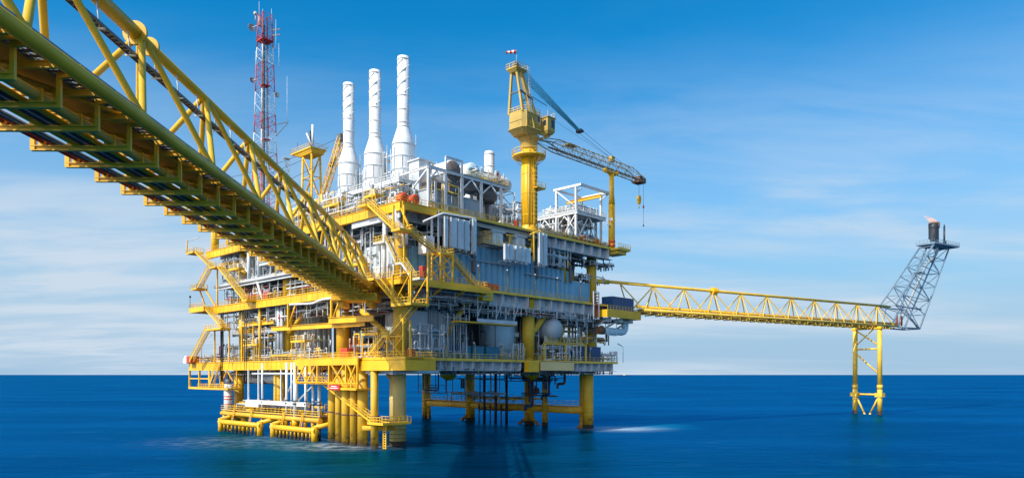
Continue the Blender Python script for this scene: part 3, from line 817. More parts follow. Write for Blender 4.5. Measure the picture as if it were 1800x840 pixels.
# ================================================================== CRANE
cu, cv = 39.0, 2.0
t = Thing('pedestal_crane', 'tall ochre pedestal crane with a lattice boom reaching out to the right', 'crane', (cu, cv, ZU))
m = MB().tube((cu, cv, ZU), (cu, cv, 66.3), 1.75, 28).lathe(cu, cv, [(2.3, ZU), (2.3, ZU+.5), (1.78, ZU+1.6)], 28, False)
for z in (51, 56, 60.5): m.lathe(cu, cv, [(1.76, z-.1), (1.82, z-.06), (1.82, z+.06), (1.76, z+.1)], 28, False)
ped = t.part('pedestal', m, 'yellow')
m = MB().lathe(cu, cv, [(1.9, 66.3), (2.0, 66.5), (2.0, 68.4), (2.5, 68.7), (2.5, 69.1)], 28); t.part('slew_ring', m, 'crane')
m = MB()
for z, r in ((64.6, 3.9), (57.2, 2.9)):
    if z > 60: m.lathe(cu, cv, [(1.8, z-.25), (r, z-.12), (r, z+.1), (1.8, z+.1)], 16, False)
    else: m.box(cu-.4, cv-r, z-.15, cu+2.6, cv+1, z+.05)
w = t.part('walkway', m, 'yellow')
m = MB(); k = 16
pts = [(cu+3.9*cos(2*pi*i/k), cv+3.9*sin(2*pi*i/k), 64.7) for i in range(k+1)]
m.rail(pts, h=1.4, sp=1.6, r=.055); m.rail([(cu-.4, cv-2.9, 57.25), (cu+2.6, cv-2.9, 57.25), (cu+2.6, cv+1, 57.25)], sp=1.2)
for i in range(k): m.beam((cu+1.8*cos(2*pi*i/k), cv+1.8*sin(2*pi*i/k), 62.6), (cu+3.8*cos(2*pi*i/k), cv+3.8*sin(2*pi*i/k), 64.3), .1, .1) if i % 2 == 0 else None
t.part('railing', m, 'fyellow', w)
m = MB().ladder((cu-.3, cv-1.95, ZU), (cu-.3, cv-1.95, 64.5), .6, (1, 0, 0), .05)
for z in range(50, 64, 1): m.lathe(cu-.3, cv-2.2, [(.5, z-.03), (.53, z), (.5, z+.03)], 10, False)
t.part('ladder', m, 'fyellow')
t.part('conduit', MB().tube((cu-1.4, cv-1.35, ZU), (cu-1.4, cv-1.35, 66), .12, 8).tube((cu+.9, cv-1.75, ZU), (cu+.9, cv-1.75, 66), .09, 8), 'crane')
# machine house: eight sided house on a tapered underside
def poly_prism(m, pts, z0, z1, pts2=None):
    pts2 = pts2 or pts; n = len(pts)
    m.add([(p[0], p[1], z0) for p in pts] + [(p[0], p[1], z1) for p in pts2],
          [tuple(range(n))[::-1], tuple(range(n, 2*n))] + [(i, (i+1) % n, n+(i+1) % n, n+i) for i in range(n)])
hx, hy = cu-2.0, cv
H = [(hx-2.6, hy-1.9), (hx-1.8, hy-2.7), (hx+2.8, hy-2.7), (hx+3.4, hy-2.0), (hx+3.4, hy+2.0), (hx+2.8, hy+2.7), (hx-1.8, hy+2.7), (hx-2.6, hy+1.9)]
Hb = [(hx+(x-hx)*.72+.4, hy+(y-hy)*.78) for x, y in H]
m = MB(); poly_prism(m, H, 70.2, 73.8)
hs_ = t.part('machine_house', m, 'crane')
m = MB(); poly_prism(m, Hb, 69.0, 70.15, H); t.part('underframe', m, 'crane')
m = MB(); H2 = [(hx+(x-hx)*1.07, hy+(y-hy)*1.08) for x, y in H]; poly_prism(m, H2, 70.16, 70.4); t.part('walkway', m, 'crane')
m = MB(); m.rail([(*p, 73.85) for p in (H+H[:1])], sp=1.3, r=.05); m.rail([(*H2[1], 70.4), (*H2[2], 70.4), (*H2[3], 70.4), (*H2[4], 70.4)], sp=1.3, r=.05); t.part('railing', m, 'fyellow')
m = MB().box(hx-1.7, hy-2.78, 70.9, hx+.5, hy-2.71, 73.2).box(hx+1.2, hy-2.78, 70.5, hx+2.0, hy-2.71, 72.4)
for k in range(6): m.box(hx-1.6, hy-2.84, 71.1+k*.36, hx+.4, hy-2.79, 71.2+k*.36)
t.part('louvre', m, 'crane', hs_)
t.part('window', MB().box(hx+2.1, hy-2.78, 72.4, hx+2.7, hy-2.71, 73.4), 'glass', hs_)
m = MB()
for i in range(12):
    a = i*pi/6; m.beam((cu+1.78*cos(a), cv+1.78*sin(a), ZU+2), (cu+1.78*cos(a), cv+1.78*sin(a), 62.2), .12, .12)
t.part('stiffener', m, 'yellow', ped)
m = MB().box(hx-2.2, hy-1.2, 73.8, hx-.6, hy+1.4, 74.6).tube((hx+1.6, hy+.6, 73.8), (hx+1.6, hy+.6, 75.4), .16, 8).box(hx+.4, hy-1.8, 73.8, hx+1.2, hy-.8, 74.4); t.part('roof_unit', m, 'dark')
m = MB()
for x in (-1.75, .55, 2.75): m.beam((hx+x, hy-2.75, 70.3), (hx+x, hy-2.75, 73.8), .14, .14)
m.beam((hx-1.8, hy-2.75, 73.6), (hx+2.8, hy-2.75, 73.6), .12, .16).beam((hx-2.65, hy-1.9, 71.9), (hx-2.65, hy+1.9, 71.9), .1, .14)
t.part('rib', m, 'crane', hs_)
m = MB()
for x in (-1.5, 0, 1.6, 3.0): m.beam((hx+x, hy-2.3, 69.5), (cu+(.9 if x > 1 else -.9), cv-1.4, 67.6), .16, .22)
t.part('strut', m, 'crane')
# gantry mast
mast_top = (cu-1.4, cv, 83.6)
for p, q in (((hx-2.4, hy-2.0, 73.8), (cu-5.0, cv-.8, 83)), ((hx-2.4, hy+2.2, 73.8), (cu-5.0, cv+.8, 83)), ((hx+.4, hy-2.9, 70.3), (cu-4.1, cv-.9, 83)), ((hx+3.6, hy-2.4, 70.3), (cu-3.3, cv-.8, 83)), ((hx+3.4, hy+2.2, 73.8), (cu-3.3, cv+.8, 83))):
    t.part('mast_leg', MB().beam(p, q, .5, .5), 'crane')
m = MB().beam((hx-3.2, hy-1.9, 78.4), (cu-.6, cv-1.7, 77.3), .3, .3).beam((cu-4.8, cv-1.4, 78.3), (cu-4.8, cv+1.4, 78.3), .3, .3).beam((cu-.6, cv-1.8, 78), (cu-.6, cv+1.8, 78), .25, .25).beam((cu-.4, cv-1.8, 77.9), (cu+3.6, cv-2.4, 77.0), .12, .12)
t.part('mast_brace', m, 'dark')
m = MB(); poly_prism(m, [(cu-5.4, cv-1.1), (cu-2.9, cv-1.1), (cu-2.9, cv+1.1), (cu-5.4, cv+1.1)], 82.8, 83.5, [(cu-6.0, cv-1.6), (cu-2.4, cv-1.6), (cu-2.4, cv+1.6), (cu-6.0, cv+1.6)])
mt = t.part('mast_head', m, 'crane')
t.part('railing', MB().rail([(cu-6.0, cv-1.6, 83.5), (cu-2.4, cv-1.6, 83.5), (cu-2.4, cv+1.6, 83.5), (cu-6.0, cv+1.6, 83.5), (cu-6.0, cv-1.6, 83.5)], h=1.2, sp=1.0, r=.045), 'fyellow', mt)
t.part('sheave', MB().lathe(cu-4.2, 0, [(.7, cv-.5), (.8, cv-.45), (.8, cv+.45), (.7, cv+.5)], 16, True, 'y', 84.4).beam((cu-4.7, cv, 83.5), (cu-4.7, cv, 85.6), .25, .25), 'dark', mt)
t.part('ladder', MB().ladder((cu-1.2, cv-1.9, 73.8), (cu-2.1, cv-1.7, 84.6), .5, (1, 0, 0), .04), 'white')
# operator cab
cb = MB().box(cu+2.2, cv-3.9, 70.7, cu+4.8, cv-1.7, 73.7).box(cu+2.0, cv-4.1, 73.7, cu+5.0, cv-1.5, 73.9)
poly_prism(cb, [(cu+2.6, cv-3.5), (cu+4.3, cv-3.5), (cu+4.3, cv-2.0), (cu+2.6, cv-2.0)], 70.0, 70.69, [(cu+2.2, cv-3.9), (cu+4.8, cv-3.9), (cu+4.8, cv-1.7), (cu+2.2, cv-1.7)])
cab = t.part('cab', cb, 'crane')
t.part('window', MB().box(cu+3.5, cv-3.96, 71.5, cu+4.65, cv-3.905, 73.3).box(cu+4.805, cv-3.6, 71.3, cu+4.86, cv-2.0, 73.3).box(cu+2.14, cv-3.4, 71.9, cu+2.195, cv-2.6, 73.1), 'glass', cab)
t.part('railing', MB().rail([(cu+2.1, cv-4.0, 73.9), (cu+4.9, cv-4.0, 73.9), (cu+4.9, cv-1.6, 73.9), (cu+2.1, cv-1.6, 73.9)], h=1.2, sp=1.0, r=.045), 'white', cab)
t.part('cab_bracket', MB().beam((cu+.6, cv-2, 70.1), (cu+4.0, cv-2.9, 69.8), .6, .5).beam((cu+1.5, cv-1, 68.9), (cu+3.4, cv-2.6, 69.6), .35, .35), 'crane')
# boom
bm = MB(); b0, b1, b2, b3 = cu+3.6, cu+10, cu+42, cu+48.2
zb = 69.3
def chord(u): # half height along boom
    if u < b1: return .25 + (u-b0)/(b1-b0)*1.0
    if u > b2: return 1.25 - (u-b2)/(b3-b2)*.85
    return 1.25
def hz(u): return zb + (0 if u < b2 else -(u-b2)/(b3-b2)*1.0) + .25
us = [b0, b1] + [b1 + (b2-b1)*i/16 for i in range(1, 17)] + [b2+2.8, b3]
def ring(u): h = chord(u); z = hz(u); return [Vector((u, cv-1.2, z-h)), Vector((u, cv+1.2, z-h)), Vector((u, cv+1.2, z+h)), Vector((u, cv-1.2, z+h))]
ch = [MB() for _ in range(4)]
br = MB()
for i in range(len(us)-1):
    A, B = ring(us[i]), ring(us[i+1])
    for k in range(4): ch[k].tube(A[k], B[k], .13 if k < 2 else .11, 6)
    for k in range(4):
        j = (k+1) % 4
        br.tube(B[k], B[j], .055, 5, cap=False)
        br.tube(A[k], B[j], .06, 5, cap=False) if (i+k) % 2 else br.tube(A[j], B[k], .06, 5, cap=False)
boom = t.part('boom', br, 'boomgrey')
for k in range(4): t.part('chord', ch[k], 'crane' if k > 1 else 'boomgrey', boom)
t.part('boom_head', MB().lathe(b3, 0, [(.7, cv-.9), (.8, cv-.85), (.8, cv+.85), (.7, cv+.9)], 16, True, 'y', hz(b3)).box(b3-3.4, cv-1.3, hz(b3)-.9, b3-.3, cv+1.3, hz(b3)-.5).box(b3-2.6, cv-1.0, hz(b3)+.1, b3-1.2, cv+1.0, hz(b3)+.9), 'rust', boom)
t.part('boom_walkway', MB().box(b1-3, cv-.35, zb-.72, b3-3, cv+.35, zb-.64), 'rust', boom)
t.part('boom_winch', MB().box(cu+14, cv-1.0, zb+1.6, cu+17.5, cv+1.0, zb+1.85).box(cu+32.6, cv-.6, zb+1.6, cu+34.0, cv+.6, zb+2.9), 'crane', boom)
t.part('boom_foot', MB().beam((cu+1.8, cv-1.0, 68.9), (b0, cv-1.0, zb+.2), .4, .5).beam((cu+1.8, cv+1.0, 68.9), (b0, cv+1.0, zb+.2), .4, .5), 'crane')
flt = Vector((cu+19.1, cv, 75.5)); top = Vector((cu-3.0, cv, 84.2))
m = MB()
for k in range(9): 
    o = (k-4)*.16
    m.tube(top+Vector((0, o*1.4, -.13*k)), flt+Vector((0, o*1.1, .06*k-.2)), .085, 4, cap=False)
t.part('hoist_rope', m, 'bcable')
t.part('floating_sheave', MB().lathe(flt.x, 0, [(.45, cv-.7), (.5, cv-.7), (.5, cv+.7), (.45, cv+.7)], 12, True, 'y', flt.z).box(flt.x-.2, cv-.8, flt.z-.3, flt.x+.9, cv+.8, flt.z+.3), 'vdark')
for s_ in (-.75, .75):
    t.part('pendant_rope', MB().tube(flt+Vector((.5, s_, 0)), (cu+33.4, cv+s_*.7, zb+2.8), .055, 4, cap=False), 'cable')
    t.part('pendant_rope', MB().tube((cu+33.4, cv+s_*.7, zb+2.8), (b3, cv+s_, hz(b3)+.6), .05, 4, cap=False), 'cable')
t.part('whip_rope', MB().tube((cu+7, cv, 76), (b2-6, cv, zb+1.9), .035, 4, cap=False), 'cable')
pole = t.part('windsock_pole', MB().tube((cu-6.0, cv-1.6, 83.5), (cu-6.0, cv-1.6, 87.0), .05, 6), 'steel')
wsd = MB(); ws2 = MB()
for i in range(5):
    a, b = .45-.04*i, .45-.04*(i+1); w0, w1 = .15+i*.46, .15+(i+1)*.46
    (wsd if i % 2 == 0 else ws2).tube((cu-6-w0*.682, cv-1.6+w0*.731, 86.7-.04*i), (cu-6-w1*.682, cv-1.6+w1*.731, 86.66-.04*i), a, 14, b, cap=False)
t.part('windsock', wsd, 'red', pole); t.part('white_band', ws2, 'foamwhite', pole)
# hooks
t2 = Thing('hook_block', 'yellow hook block hanging on two ropes from the crane boom tip', 'hook', (b3-1.6, cv, 62))
t2.part('rope', MB().tube((b3-1.9, cv-.2, hz(b3)-.9), (b3-1.9, cv-.2, 64.0), .05, 4).tube((b3-1.3, cv+.2, hz(b3)-.9), (b3-1.3, cv+.2, 64.0), .05, 4), 'cable')
t2.part('block', MB().add([(b3-2.3, cv-.35, 63.2), (b3-.9, cv-.35, 63.2), (b3-1.3, cv-.35, 61.9), (b3-1.9, cv-.35, 61.9), (b3-2.0, cv-.35, 64.2), (b3-1.2, cv-.35, 64.2),
        (b3-2.3, cv+.35, 63.2), (b3-.9, cv+.35, 63.2), (b3-1.3, cv+.35, 61.9), (b3-1.9, cv+.35, 61.9), (b3-2.0, cv+.35, 64.2), (b3-1.2, cv+.35, 64.2)],
        [(0,3,2,1,5,4), (6,10,11,7,8,9), (0,4,10,6), (4,5,11,10), (5,1,7,11), (1,2,8,7), (2,3,9,8), (3,0,6,9)]), 'yellow')
t2.part('hook', MB().path([(b3-1.6, cv, 61.9), (b3-1.6, cv, 61.3), (b3-1.3, cv, 60.9), (b3-1.6, cv, 60.6), (b3-1.95, cv, 60.9)], .09, 6), 'yellow')
t2 = Thing('whip_line', 'thin single line with a red ball hanging outermost from the crane boom tip', 'hook', (b3+.7, cv, 56))
t2.part('rope', MB().tube((b3+.7, cv, hz(b3)), (b3+.7, cv, 56.2), .045, 4), 'cable')
t2.part('ball', MB().sphere((b3+.7, cv, 61.5), .24, 10, 8, (1, 1, 2.2)), 'red'); t2.part('hook', MB().sphere((b3+.7, cv, 56.2), .2, 8, 6, (1, 1, 1.6)), 'vdark')

# boom rest at the right corner of the upper deck
t = Thing('boom_rest', 'slim yellow column with a T-shaped cradle that carries the crane boom', 'column', (71.2, 1.2, ZU))
m = MB().tube((71.2, 1.2, ZU-1), (71.2, 1.2, 59), .85, 20).lathe(71.2, 1.2, [(.85, 59), (.62, 62), (.62, 67.2)], 20); t.part('post', m, 'yellow')
t.part('cradle', MB().box(68.2, .6, 67.2, 73.4, 1.8, 67.65).box(68.0, .6, 67.6, 68.5, 1.8, 68.1).box(73.2, .6, 67.6, 73.6, 1.8, 68.1).beam((69.0, 1.2, 67.3), (71.2, 1.2, 66.2), .2, .3).beam((73.0, 1.2, 67.3), (71.2, 1.2, 66.2), .2, .3), 'yellow')
for z in (48.2, 49.2): t.part('warning_band', MB().lathe(71.2, 1.2, [(.86, z-.28), (.95, z-.28), (.95, z+.28), (.86, z+.28)], 20, False), 'orange')
t.part('loudhailer', MB().tube((70.2, .7, 54.6), (69.4, .2, 54.8), .15, 10, .45).beam((70.8, 1.0, 54.4), (70.0, .6, 54.6), .1, .1).tube((70.3, 1.3, 53.6), (69.5, 1.0, 53.4), .12, 10, .38), 'white')
t.part('corner_balcony', MB().box(68.8, -2.6, ZU-.5, 74.4, 3.4, ZU).box(69.6, -1.8, ZU-1.4, 73.6, 2.6, ZU-.52).rail([(68.8, -2.6, ZU), (74.4, -2.6, ZU), (74.4, 3.4, ZU)], sp=1.2), 'fyellow')

# ================================================================== RIGHT TOP MODULE
t = Thing('lifting_frame', 'open white portal with a yellow hoist beam on the right end of the upper deck', 'steel frame', (67, 9, ZU))
zt = 63.2
for u, v in ((62, 6), (73, 6), (62, 12.6), (73, 12.6)): t.part('post', MB().ibeam((u, v, ZU), (u, v, zt), .5, .5), 'white')
m = MB().beam((62, 4.2, zt), (62, 13.4, zt), .7, .6).beam((61.6, 4.4, zt), (74.6, 4.4, zt), .6, .6).beam((73.6, 4.2, zt), (73.6, 13.4, zt), .6, .6).beam((62, 12.8, zt), (74, 12.8, zt), .5, .5)
t.part('roof_beam', m, 'white')
t.part('hoist_beam', MB().ibeam((71.2, 4.6, zt-1.2), (71.2, 16.4, zt-1.2), .6, .8), 'yellow')
m = MB()
for p, q in (((62, 6, 57.6), (62, 12.6, zt-.4)), ((62, 12.6, 48), (62, 6, 56)), ((62, 6, 61.4), (64.4, 6, zt-.3)), ((73, 12.6, zt-.4), (66, 12.6, 58)), ((73, 6, 61.4), (74.2, 4.6, zt-.3)), ((62, 6, 48.4), (67.5, 6, 56.2)), ((73, 6, 48.4), (67.5, 6, 56.2))):
    m.tube(p, q, .17, 8)
t.part('brace', m, 'white')
t = Thing('process_module', 'white two-level pipework module full of vessels under the open white portal', 'module', (68, 12, ZU))
zf = 56.7
t.part('floor', MB().box(61.6, 5.4, zf-.14, 74.6, 20.4, zf), 'lgrey')
m = MB()
for v in (5.6, 13, 20.2): m.ibeam((61.6, v, zf-.5), (74.6, v, zf-.5), .4, .75)
for u in (61.8, 68, 74.4): m.ibeam((u, 5.4, zf-.45), (u, 20.4, zf-.45), .35, .65)
t.part('floor_beam', m, 'white')
for u in (62.4, 68, 74):
    for v in (8.6, 14, 20): t.part('post', MB().ibeam((u, v, ZU), (u, v, zf-.8), .42, .42), 'white')
m = MB()
for a, b in ((62.4, 68), (68, 74)):
    m.tube((a, 8.4, ZU+1), ((a+b)/2, 8.4, zf-1), .16, 8).tube((b, 8.4, ZU+1), ((a+b)/2, 8.4, zf-1), .16, 8)
for a, b in ((6.4, 13.2), (13.2, 20)): m.tube((61.9, a, ZU+5), (61.9, (a+b)/2, zf-1), .16, 8).tube((61.9, b, ZU+5), (61.9, (a+b)/2, zf-1), .16, 8)
t.part('brace', m, 'white')
t.part('railing', MB().rail([(74.6, 20.4, zf), (74.6, 5.4, zf), (61.6, 5.4, zf), (61.6, 20.4, zf)], sp=1.3), 'white')
for i, (u, v, z, r, L, lb, ax) in enumerate(((66.5, 14.5, 52.2, 2.3, 7.4, 'fattest white vessel, low inside the right top module', 'x'), (70, 9.5, 51.0, 1.1, 6, 'white horizontal vessel at the right end of the top module', 'x'), (66, 17, 58.3, 1.1, 6, 'white vessel lying on the upper floor behind the portal posts', 'x'), (70, 11, 58.4, .9, 5, 'smaller white vessel lying under the yellow hoist beam', 'x'))):
    tt = Thing('pressure_vessel', lb, 'vessel', (u, v, z-r), group='white horizontal vessels of the top module')
    tt.part('shell', MB().lathe(0, v, [(.1, u-L/2), (r*.6, u-L/2+.15), (r*.92, u-L/2+.5), (r, u-L/2+1), (r, u+L/2-1), (r*.92, u+L/2-.5), (r*.6, u+L/2-.15), (.1, u+L/2)], 22, True, ax, z), 'stack')
    tt.part('saddle', MB().box(u-L*.3, v-r*.7, z-r-.3, u-L*.3+.3, v+r*.7, z-r*.5).box(u+L*.3, v-r*.7, z-r-.3, u+L*.3+.3, v+r*.7, z-r*.5), 'lgrey')
    tt.part('nozzle', MB().tube((u-L*.2, v, z+r*.9), (u-L*.2, v, z+r+.7), .22, 10).tube((u+L*.2, v, z+r*.9), (u+L*.2, v, z+r+.6), .18, 10).tube((u, v-r*.9, z), (u, v-r-.5, z), .3, 10), 'stack')
for i, (u, v, h, r) in enumerate(((63.2, 18.5, 7.6, .8), (60.4, 16, 5.0, .9), (64.8, 10.4, 6.6, .7))):
    tt = Thing('upright_vessel', ['upright white vessel at the left back edge of the right top module', 'short fat upright white vessel just left of the right top module', 'slim upright white vessel beside the portal post of the top module'][i], 'vessel', (u, v, ZU))
    tt.part('shell', MB().lathe(u, v, [(r*.9, ZU), (r, ZU+.2), (r, ZU+h), (r*.7, ZU+h+.4), (.1, ZU+h+.6)], 18), 'stack')
    tt.part('ladder', MB().ladder((u-r-.15, v, ZU), (u-r-.15, v, ZU+h), .5, (0, 1, 0)), 'fyellow')

# ================================================================== ANTENNA TOWER
t = Thing('antenna_tower', 'tall red and white lattice radio mast rising behind the near bridge', 'antenna tower', (6, 64, ZU))
zs = [(47, 71, 'red'), (71, 76.5, 'white'), (76.5, 81, 'red'), (81, 87, 'white'), (87, 94, 'red'), (94, 98.5, 'white'), (98.5, 107, 'red')]
def half(z): return 2.7 - (z-47)/60*1.45
def sq(z): h = half(z); return [(6-h, 64-h, z), (6+h, 64-h, z), (6+h, 64+h, z), (6-h, 64+h, z)]
for a, b, c in zs:
    t.part('lattice_section', MB().lattice(sq(a), sq(b), .12, .05, max(2, round((b-a)/3.2)), 6, 4, True), 'red' if c == 'red' else 'white')
t.part('feeder_cable', MB().box(5.3, 63.5, 47, 5.7, 64.2, 104).ladder((6.6, 64, 47), (6.6, 64, 106), .5, (0, 1, 0)), 'dark')
for z in (100, 88.5, 74.5):
    h = half(z)+.15; t.part('platform', MB().box(6-h, 64-h, z, 6+h, 64+h, z+.16).rail([(6-h, 64-h, z+.1), (6+h, 64-h, z+.1), (6+h, 64+h, z+.1), (6-h, 64+h, z+.1), (6-h, 64-h, z+.1)], sp=1.2) if z == 100 else MB().box(6-1, 64-1, z, 6+1, 64+1, z+.2), 'red')
def dish(u, v, z, r, nm='dish'):
    m = MB().lathe(u, 0, [(.1, v+.5), (r*.5, v+.38), (r*.85, v+.15), (r, v-.1), (r*.97, v-.1), (r*.8, v+.08), (.1, v+.4)], 20, False, 'y', z)
    m.tube((u, v+.4, z), (u, v-.6, z), .06, 6); t.part(nm, m, 'steel')
dish(4.2, 67.6, 104.2, 1.05); dish(7.8, 61.2, 86.0, .7); dish(4.2, 67.4, 90.5, .7)
m = MB().beam((4.6, 65.5, 104.2), (4.2, 67.2, 104.2), .12, .12).beam((5, 65.6, 90.5), (4.2, 67, 90.5), .1, .1)
t.part('bracket', m, 'steel')
for (u, v, z0, z1) in ((5, 65.2, 106, 110.5), (7.2, 62.9, 106, 108.6), (7.6, 61.4, 98, 105.5), (4.6, 66.3, 92.5, 98), (7.8, 60.2, 93, 99), (9.2, 58.6, 79.0, 90.5), (5.1, 63.6, 105, 108)):
    t.part('whip_antenna', MB().tube((u, v, z0), (u, v, z1), .06, 6, .03), 'white')
for p, q, wd, hd in (((7.8, 62, 78.6), (9.4, 58.4, 78.8), .18, .18), ((7.9, 62, 75.6), (9.4, 58.6, 78.6), .14, .14), ((7, 63, 103), (8.4, 60.6, 103), .14, .3), ((7, 63, 101.6), (8.4, 60.6, 101.6), .14, .3), ((7, 63, 99.2), (8, 61, 98), .1, .1), ((4.8, 65, 92.8), (4.5, 66.5, 92.8), .1, .1)):
    t.part('side_arm', MB().beam(p, q, wd, hd), 'dark')
t.part('radome', MB().sphere((4.4, 66.0, 107.4), .5, 12, 8).box(4.8, 64.8, 104.2, 5.6, 65.4, 106.6).tube((4.4, 66, 105.5), (4.4, 66, 107), .1, 6), 'cream')
# slim lattice mast and lookout platform
t = Thing('lookout_platform', 'yellow platform on four braced legs standing between the radio mast and the stacks', 'platform', (14, 56, ZU))
A = [(12.4, 52.2, ZU), (15.4, 52.2, ZU), (15.4, 57.4, ZU), (12.4, 57.4, ZU)]; B = [(12.8, 52.8, 70.4), (15.2, 52.8, 70.4), (15.2, 57.0, 70.4), (12.8, 57.0, 70.4)]
for k in range(4): t.part('leg', MB().tube(A[k], B[k], .28, 8), 'yellow')
m = MB().lattice(A, B, .05, .14, 4, 4, 5); t.part('brace', m, 'yellow')
m = MB(); poly_prism(m, [(12.4, 52.2), (15.8, 52.2), (15.8, 58.0), (12.4, 58.0)], 70.4, 71.4, [(12.0, 51.8), (16.2, 51.8), (16.2, 61.2), (12.0, 61.2)]); m.box(11.8, 51.6, 71.4, 16.4, 61.4, 71.6)
t.part('deck', m, 'yellow')
t.part('railing', MB().rail([(16.4, 61.4, 71.6), (11.8, 61.4, 71.6), (11.8, 51.6, 71.6), (16.4, 51.6, 71.6)], sp=1.2), 'fyellow')
t.part('jib', MB().beam((13, 53.6, 71.8), (13.4, 54.6, 76.6), .4, .4).beam((12, 52.2, 71.8), (12.4, 52.8, 75.2), .25, .25).beam((12, 58, 71.8), (12.6, 59.4, 74.4), .15, .15).box(12.6, 53, 73.4, 13.6, 54, 74.0), 'dark')
t.part('vent', MB().tube((12, 51.0, 71.8), (12, 51.0, 77), .3, 10).tube((12, 51.4, 71.8), (11.2, 52.6, 75), .2, 8), 'white')
t = Thing('slim_mast', 'thin white lattice mast standing left of the yellow lookout platform', 'mast', (12, 64, ZU))
t.part('lattice', MB().lattice([(11.4, 63.4, ZU), (12.6, 63.4, ZU), (12, 64.4, ZU)], [(11.4, 63.4, 71), (12.6, 63.4, 71), (12, 64.4, 71)], .07, .045, 16, 5, 4), 'cream')
t.part('cap', MB().box(11.2, 63.2, 71, 12.8, 64.6, 71.15), 'cream')
# leaning lattice jib
t = Thing('leaning_jib', 'dark yellow lattice jib leaning towards the leftmost exhaust stack', 'crane jib', (12, 45, ZU))
A = [(11, 46.4, 58), (12.2, 46.4, 58), (12.2, 45.2, 57), (11, 45.2, 57)]; B = [(11, 38.2, 71), (12.2, 38.2, 71), (12.2, 37.2, 70.4), (11, 37.2, 70.4)]
t.part('lattice', MB().lattice(A, B, .14, .08, 9, 6, 4), 'yellow')
t.part('base_post', MB().tube((11.6, 46, ZU), (11.6, 46, 58.4), .7, 16).box(10.6, 44.6, 55.6, 12.8, 47.6, 57.4), 'yellow')
t.part('head', MB().box(10.9, 37, 69.8, 12.3, 38.4, 71.4).tube((11.6, 42, 64.4), (11.6, 40.6, 66.6), .4, 8), 'dark')
for k, zz_ in enumerate((68.4, 67.2, 64.0)):
    m = MB(); a = Vector((10, 37.6 + k*3, zz_+1.4)); b = Vector((4, 92, zz_+.2 - k*1.5)); n = 16; pts = []
    for i in range(n+1):
        p = a.lerp(b, i/n); p.z -= 1.2*4*(i/n)*(1-i/n); pts.append(p)
    for p, q in zip(pts, pts[1:]): m.tube(p, q, .06, 4, cap=False)
    solo('overhead_cable', m, 'cable', ['highest thin black cable strung from the leaning jib past the lookout platform', 'second thin black cable strung below the highest one past the lookout platform', 'lowest thin black cable strung behind the bridge diagonals'][k], 'cable', (10, 37.6, zz_))
# ================================================================== STAIRS
def stair(label, flights, landings, mat='yellow', railmat='fyellow', w=1.1, posts=(), pmat=None, base=None, xb=()):
    """flights: (top point, bottom point, across vector); landings: boxes"""
    base = base or flights[0][1]
    t = Thing('staircase', label, 'staircase', base)
    for top, bot, ac in flights:
        top, bot = Vector(top), Vector(bot); ac = Vector(ac).normalized()*(w/2)
        m = MB()
        for s_ in (-1, 1): m.beam(top+ac*s_, bot+ac*s_, .1, .38)
        fl = t.part('flight', m, mat)
        n = max(3, int((top.z-bot.z)/.26)); m = MB()
        for i in range(n):
            c = top.lerp(bot, (i+.5)/n); d = Vector((bot.x-top.x, bot.y-top.y, 0)).normalized()*.13
            m.add([c-ac-d, c+ac-d, c+ac+d, c-ac+d, c-ac-d+Vector((0,0,.05)), c+ac-d+Vector((0,0,.05)), c+ac+d+Vector((0,0,.05)), c-ac+d+Vector((0,0,.05))],
                  [(0,3,2,1),(4,5,6,7),(0,1,5,4),(1,2,6,5),(2,3,7,6),(3,0,4,7)])
        t.part('tread', m, 'grate', fl)
        m = MB()
        for s_ in (-1, 1): m.rail([top+ac*s_, bot+ac*s_], h=1.15, sp=1.1, r=.05, toe=False)
        t.part('handrail', m, railmat, fl)
    for x0, y0, x1, y1, z, sides in landings:
        l = t.part('landing', MB().box(x0, y0, z-.3, x1, y1, z), mat)
        c = [(x0, y0, z), (x1, y0, z), (x1, y1, z), (x0, y1, z)]; m = MB()
        for k in sides: m.rail([c[k], c[(k+1) % 4]], sp=1.0, r=.05)
        t.part('handrail', m, railmat, l)
    for p, q in posts: t.part('post', MB().beam(p, q, .3, .3), pmat or mat)
    if xb:
        m = MB()
        for p, q in xb: m.beam(p, q, .16, .16)
        t.part('cross_brace', m, pmat or mat)
    return t
stair('uppermost yellow stair at the near corner, starting from the upper deck',
      [((-2.2, 7.3, 47.3), (-2.2, -1.6, 40.9), (1, 0, 0))], [(-3, 7.3, -.8, 10, 47.2, (0, 1, 2, 3)), (-3.6, -4.2, -.6, -1.6, 40.8, (3, 0, 1))],
      posts=(((-3.2, -1.8, 40.5), (-3.2, -1.8, 45.5)), ((-.7, -1.8, 33), (-.7, -1.8, 46)), ((-.8, -4.0, 40.5), (-.6, -.8, 45.5))))
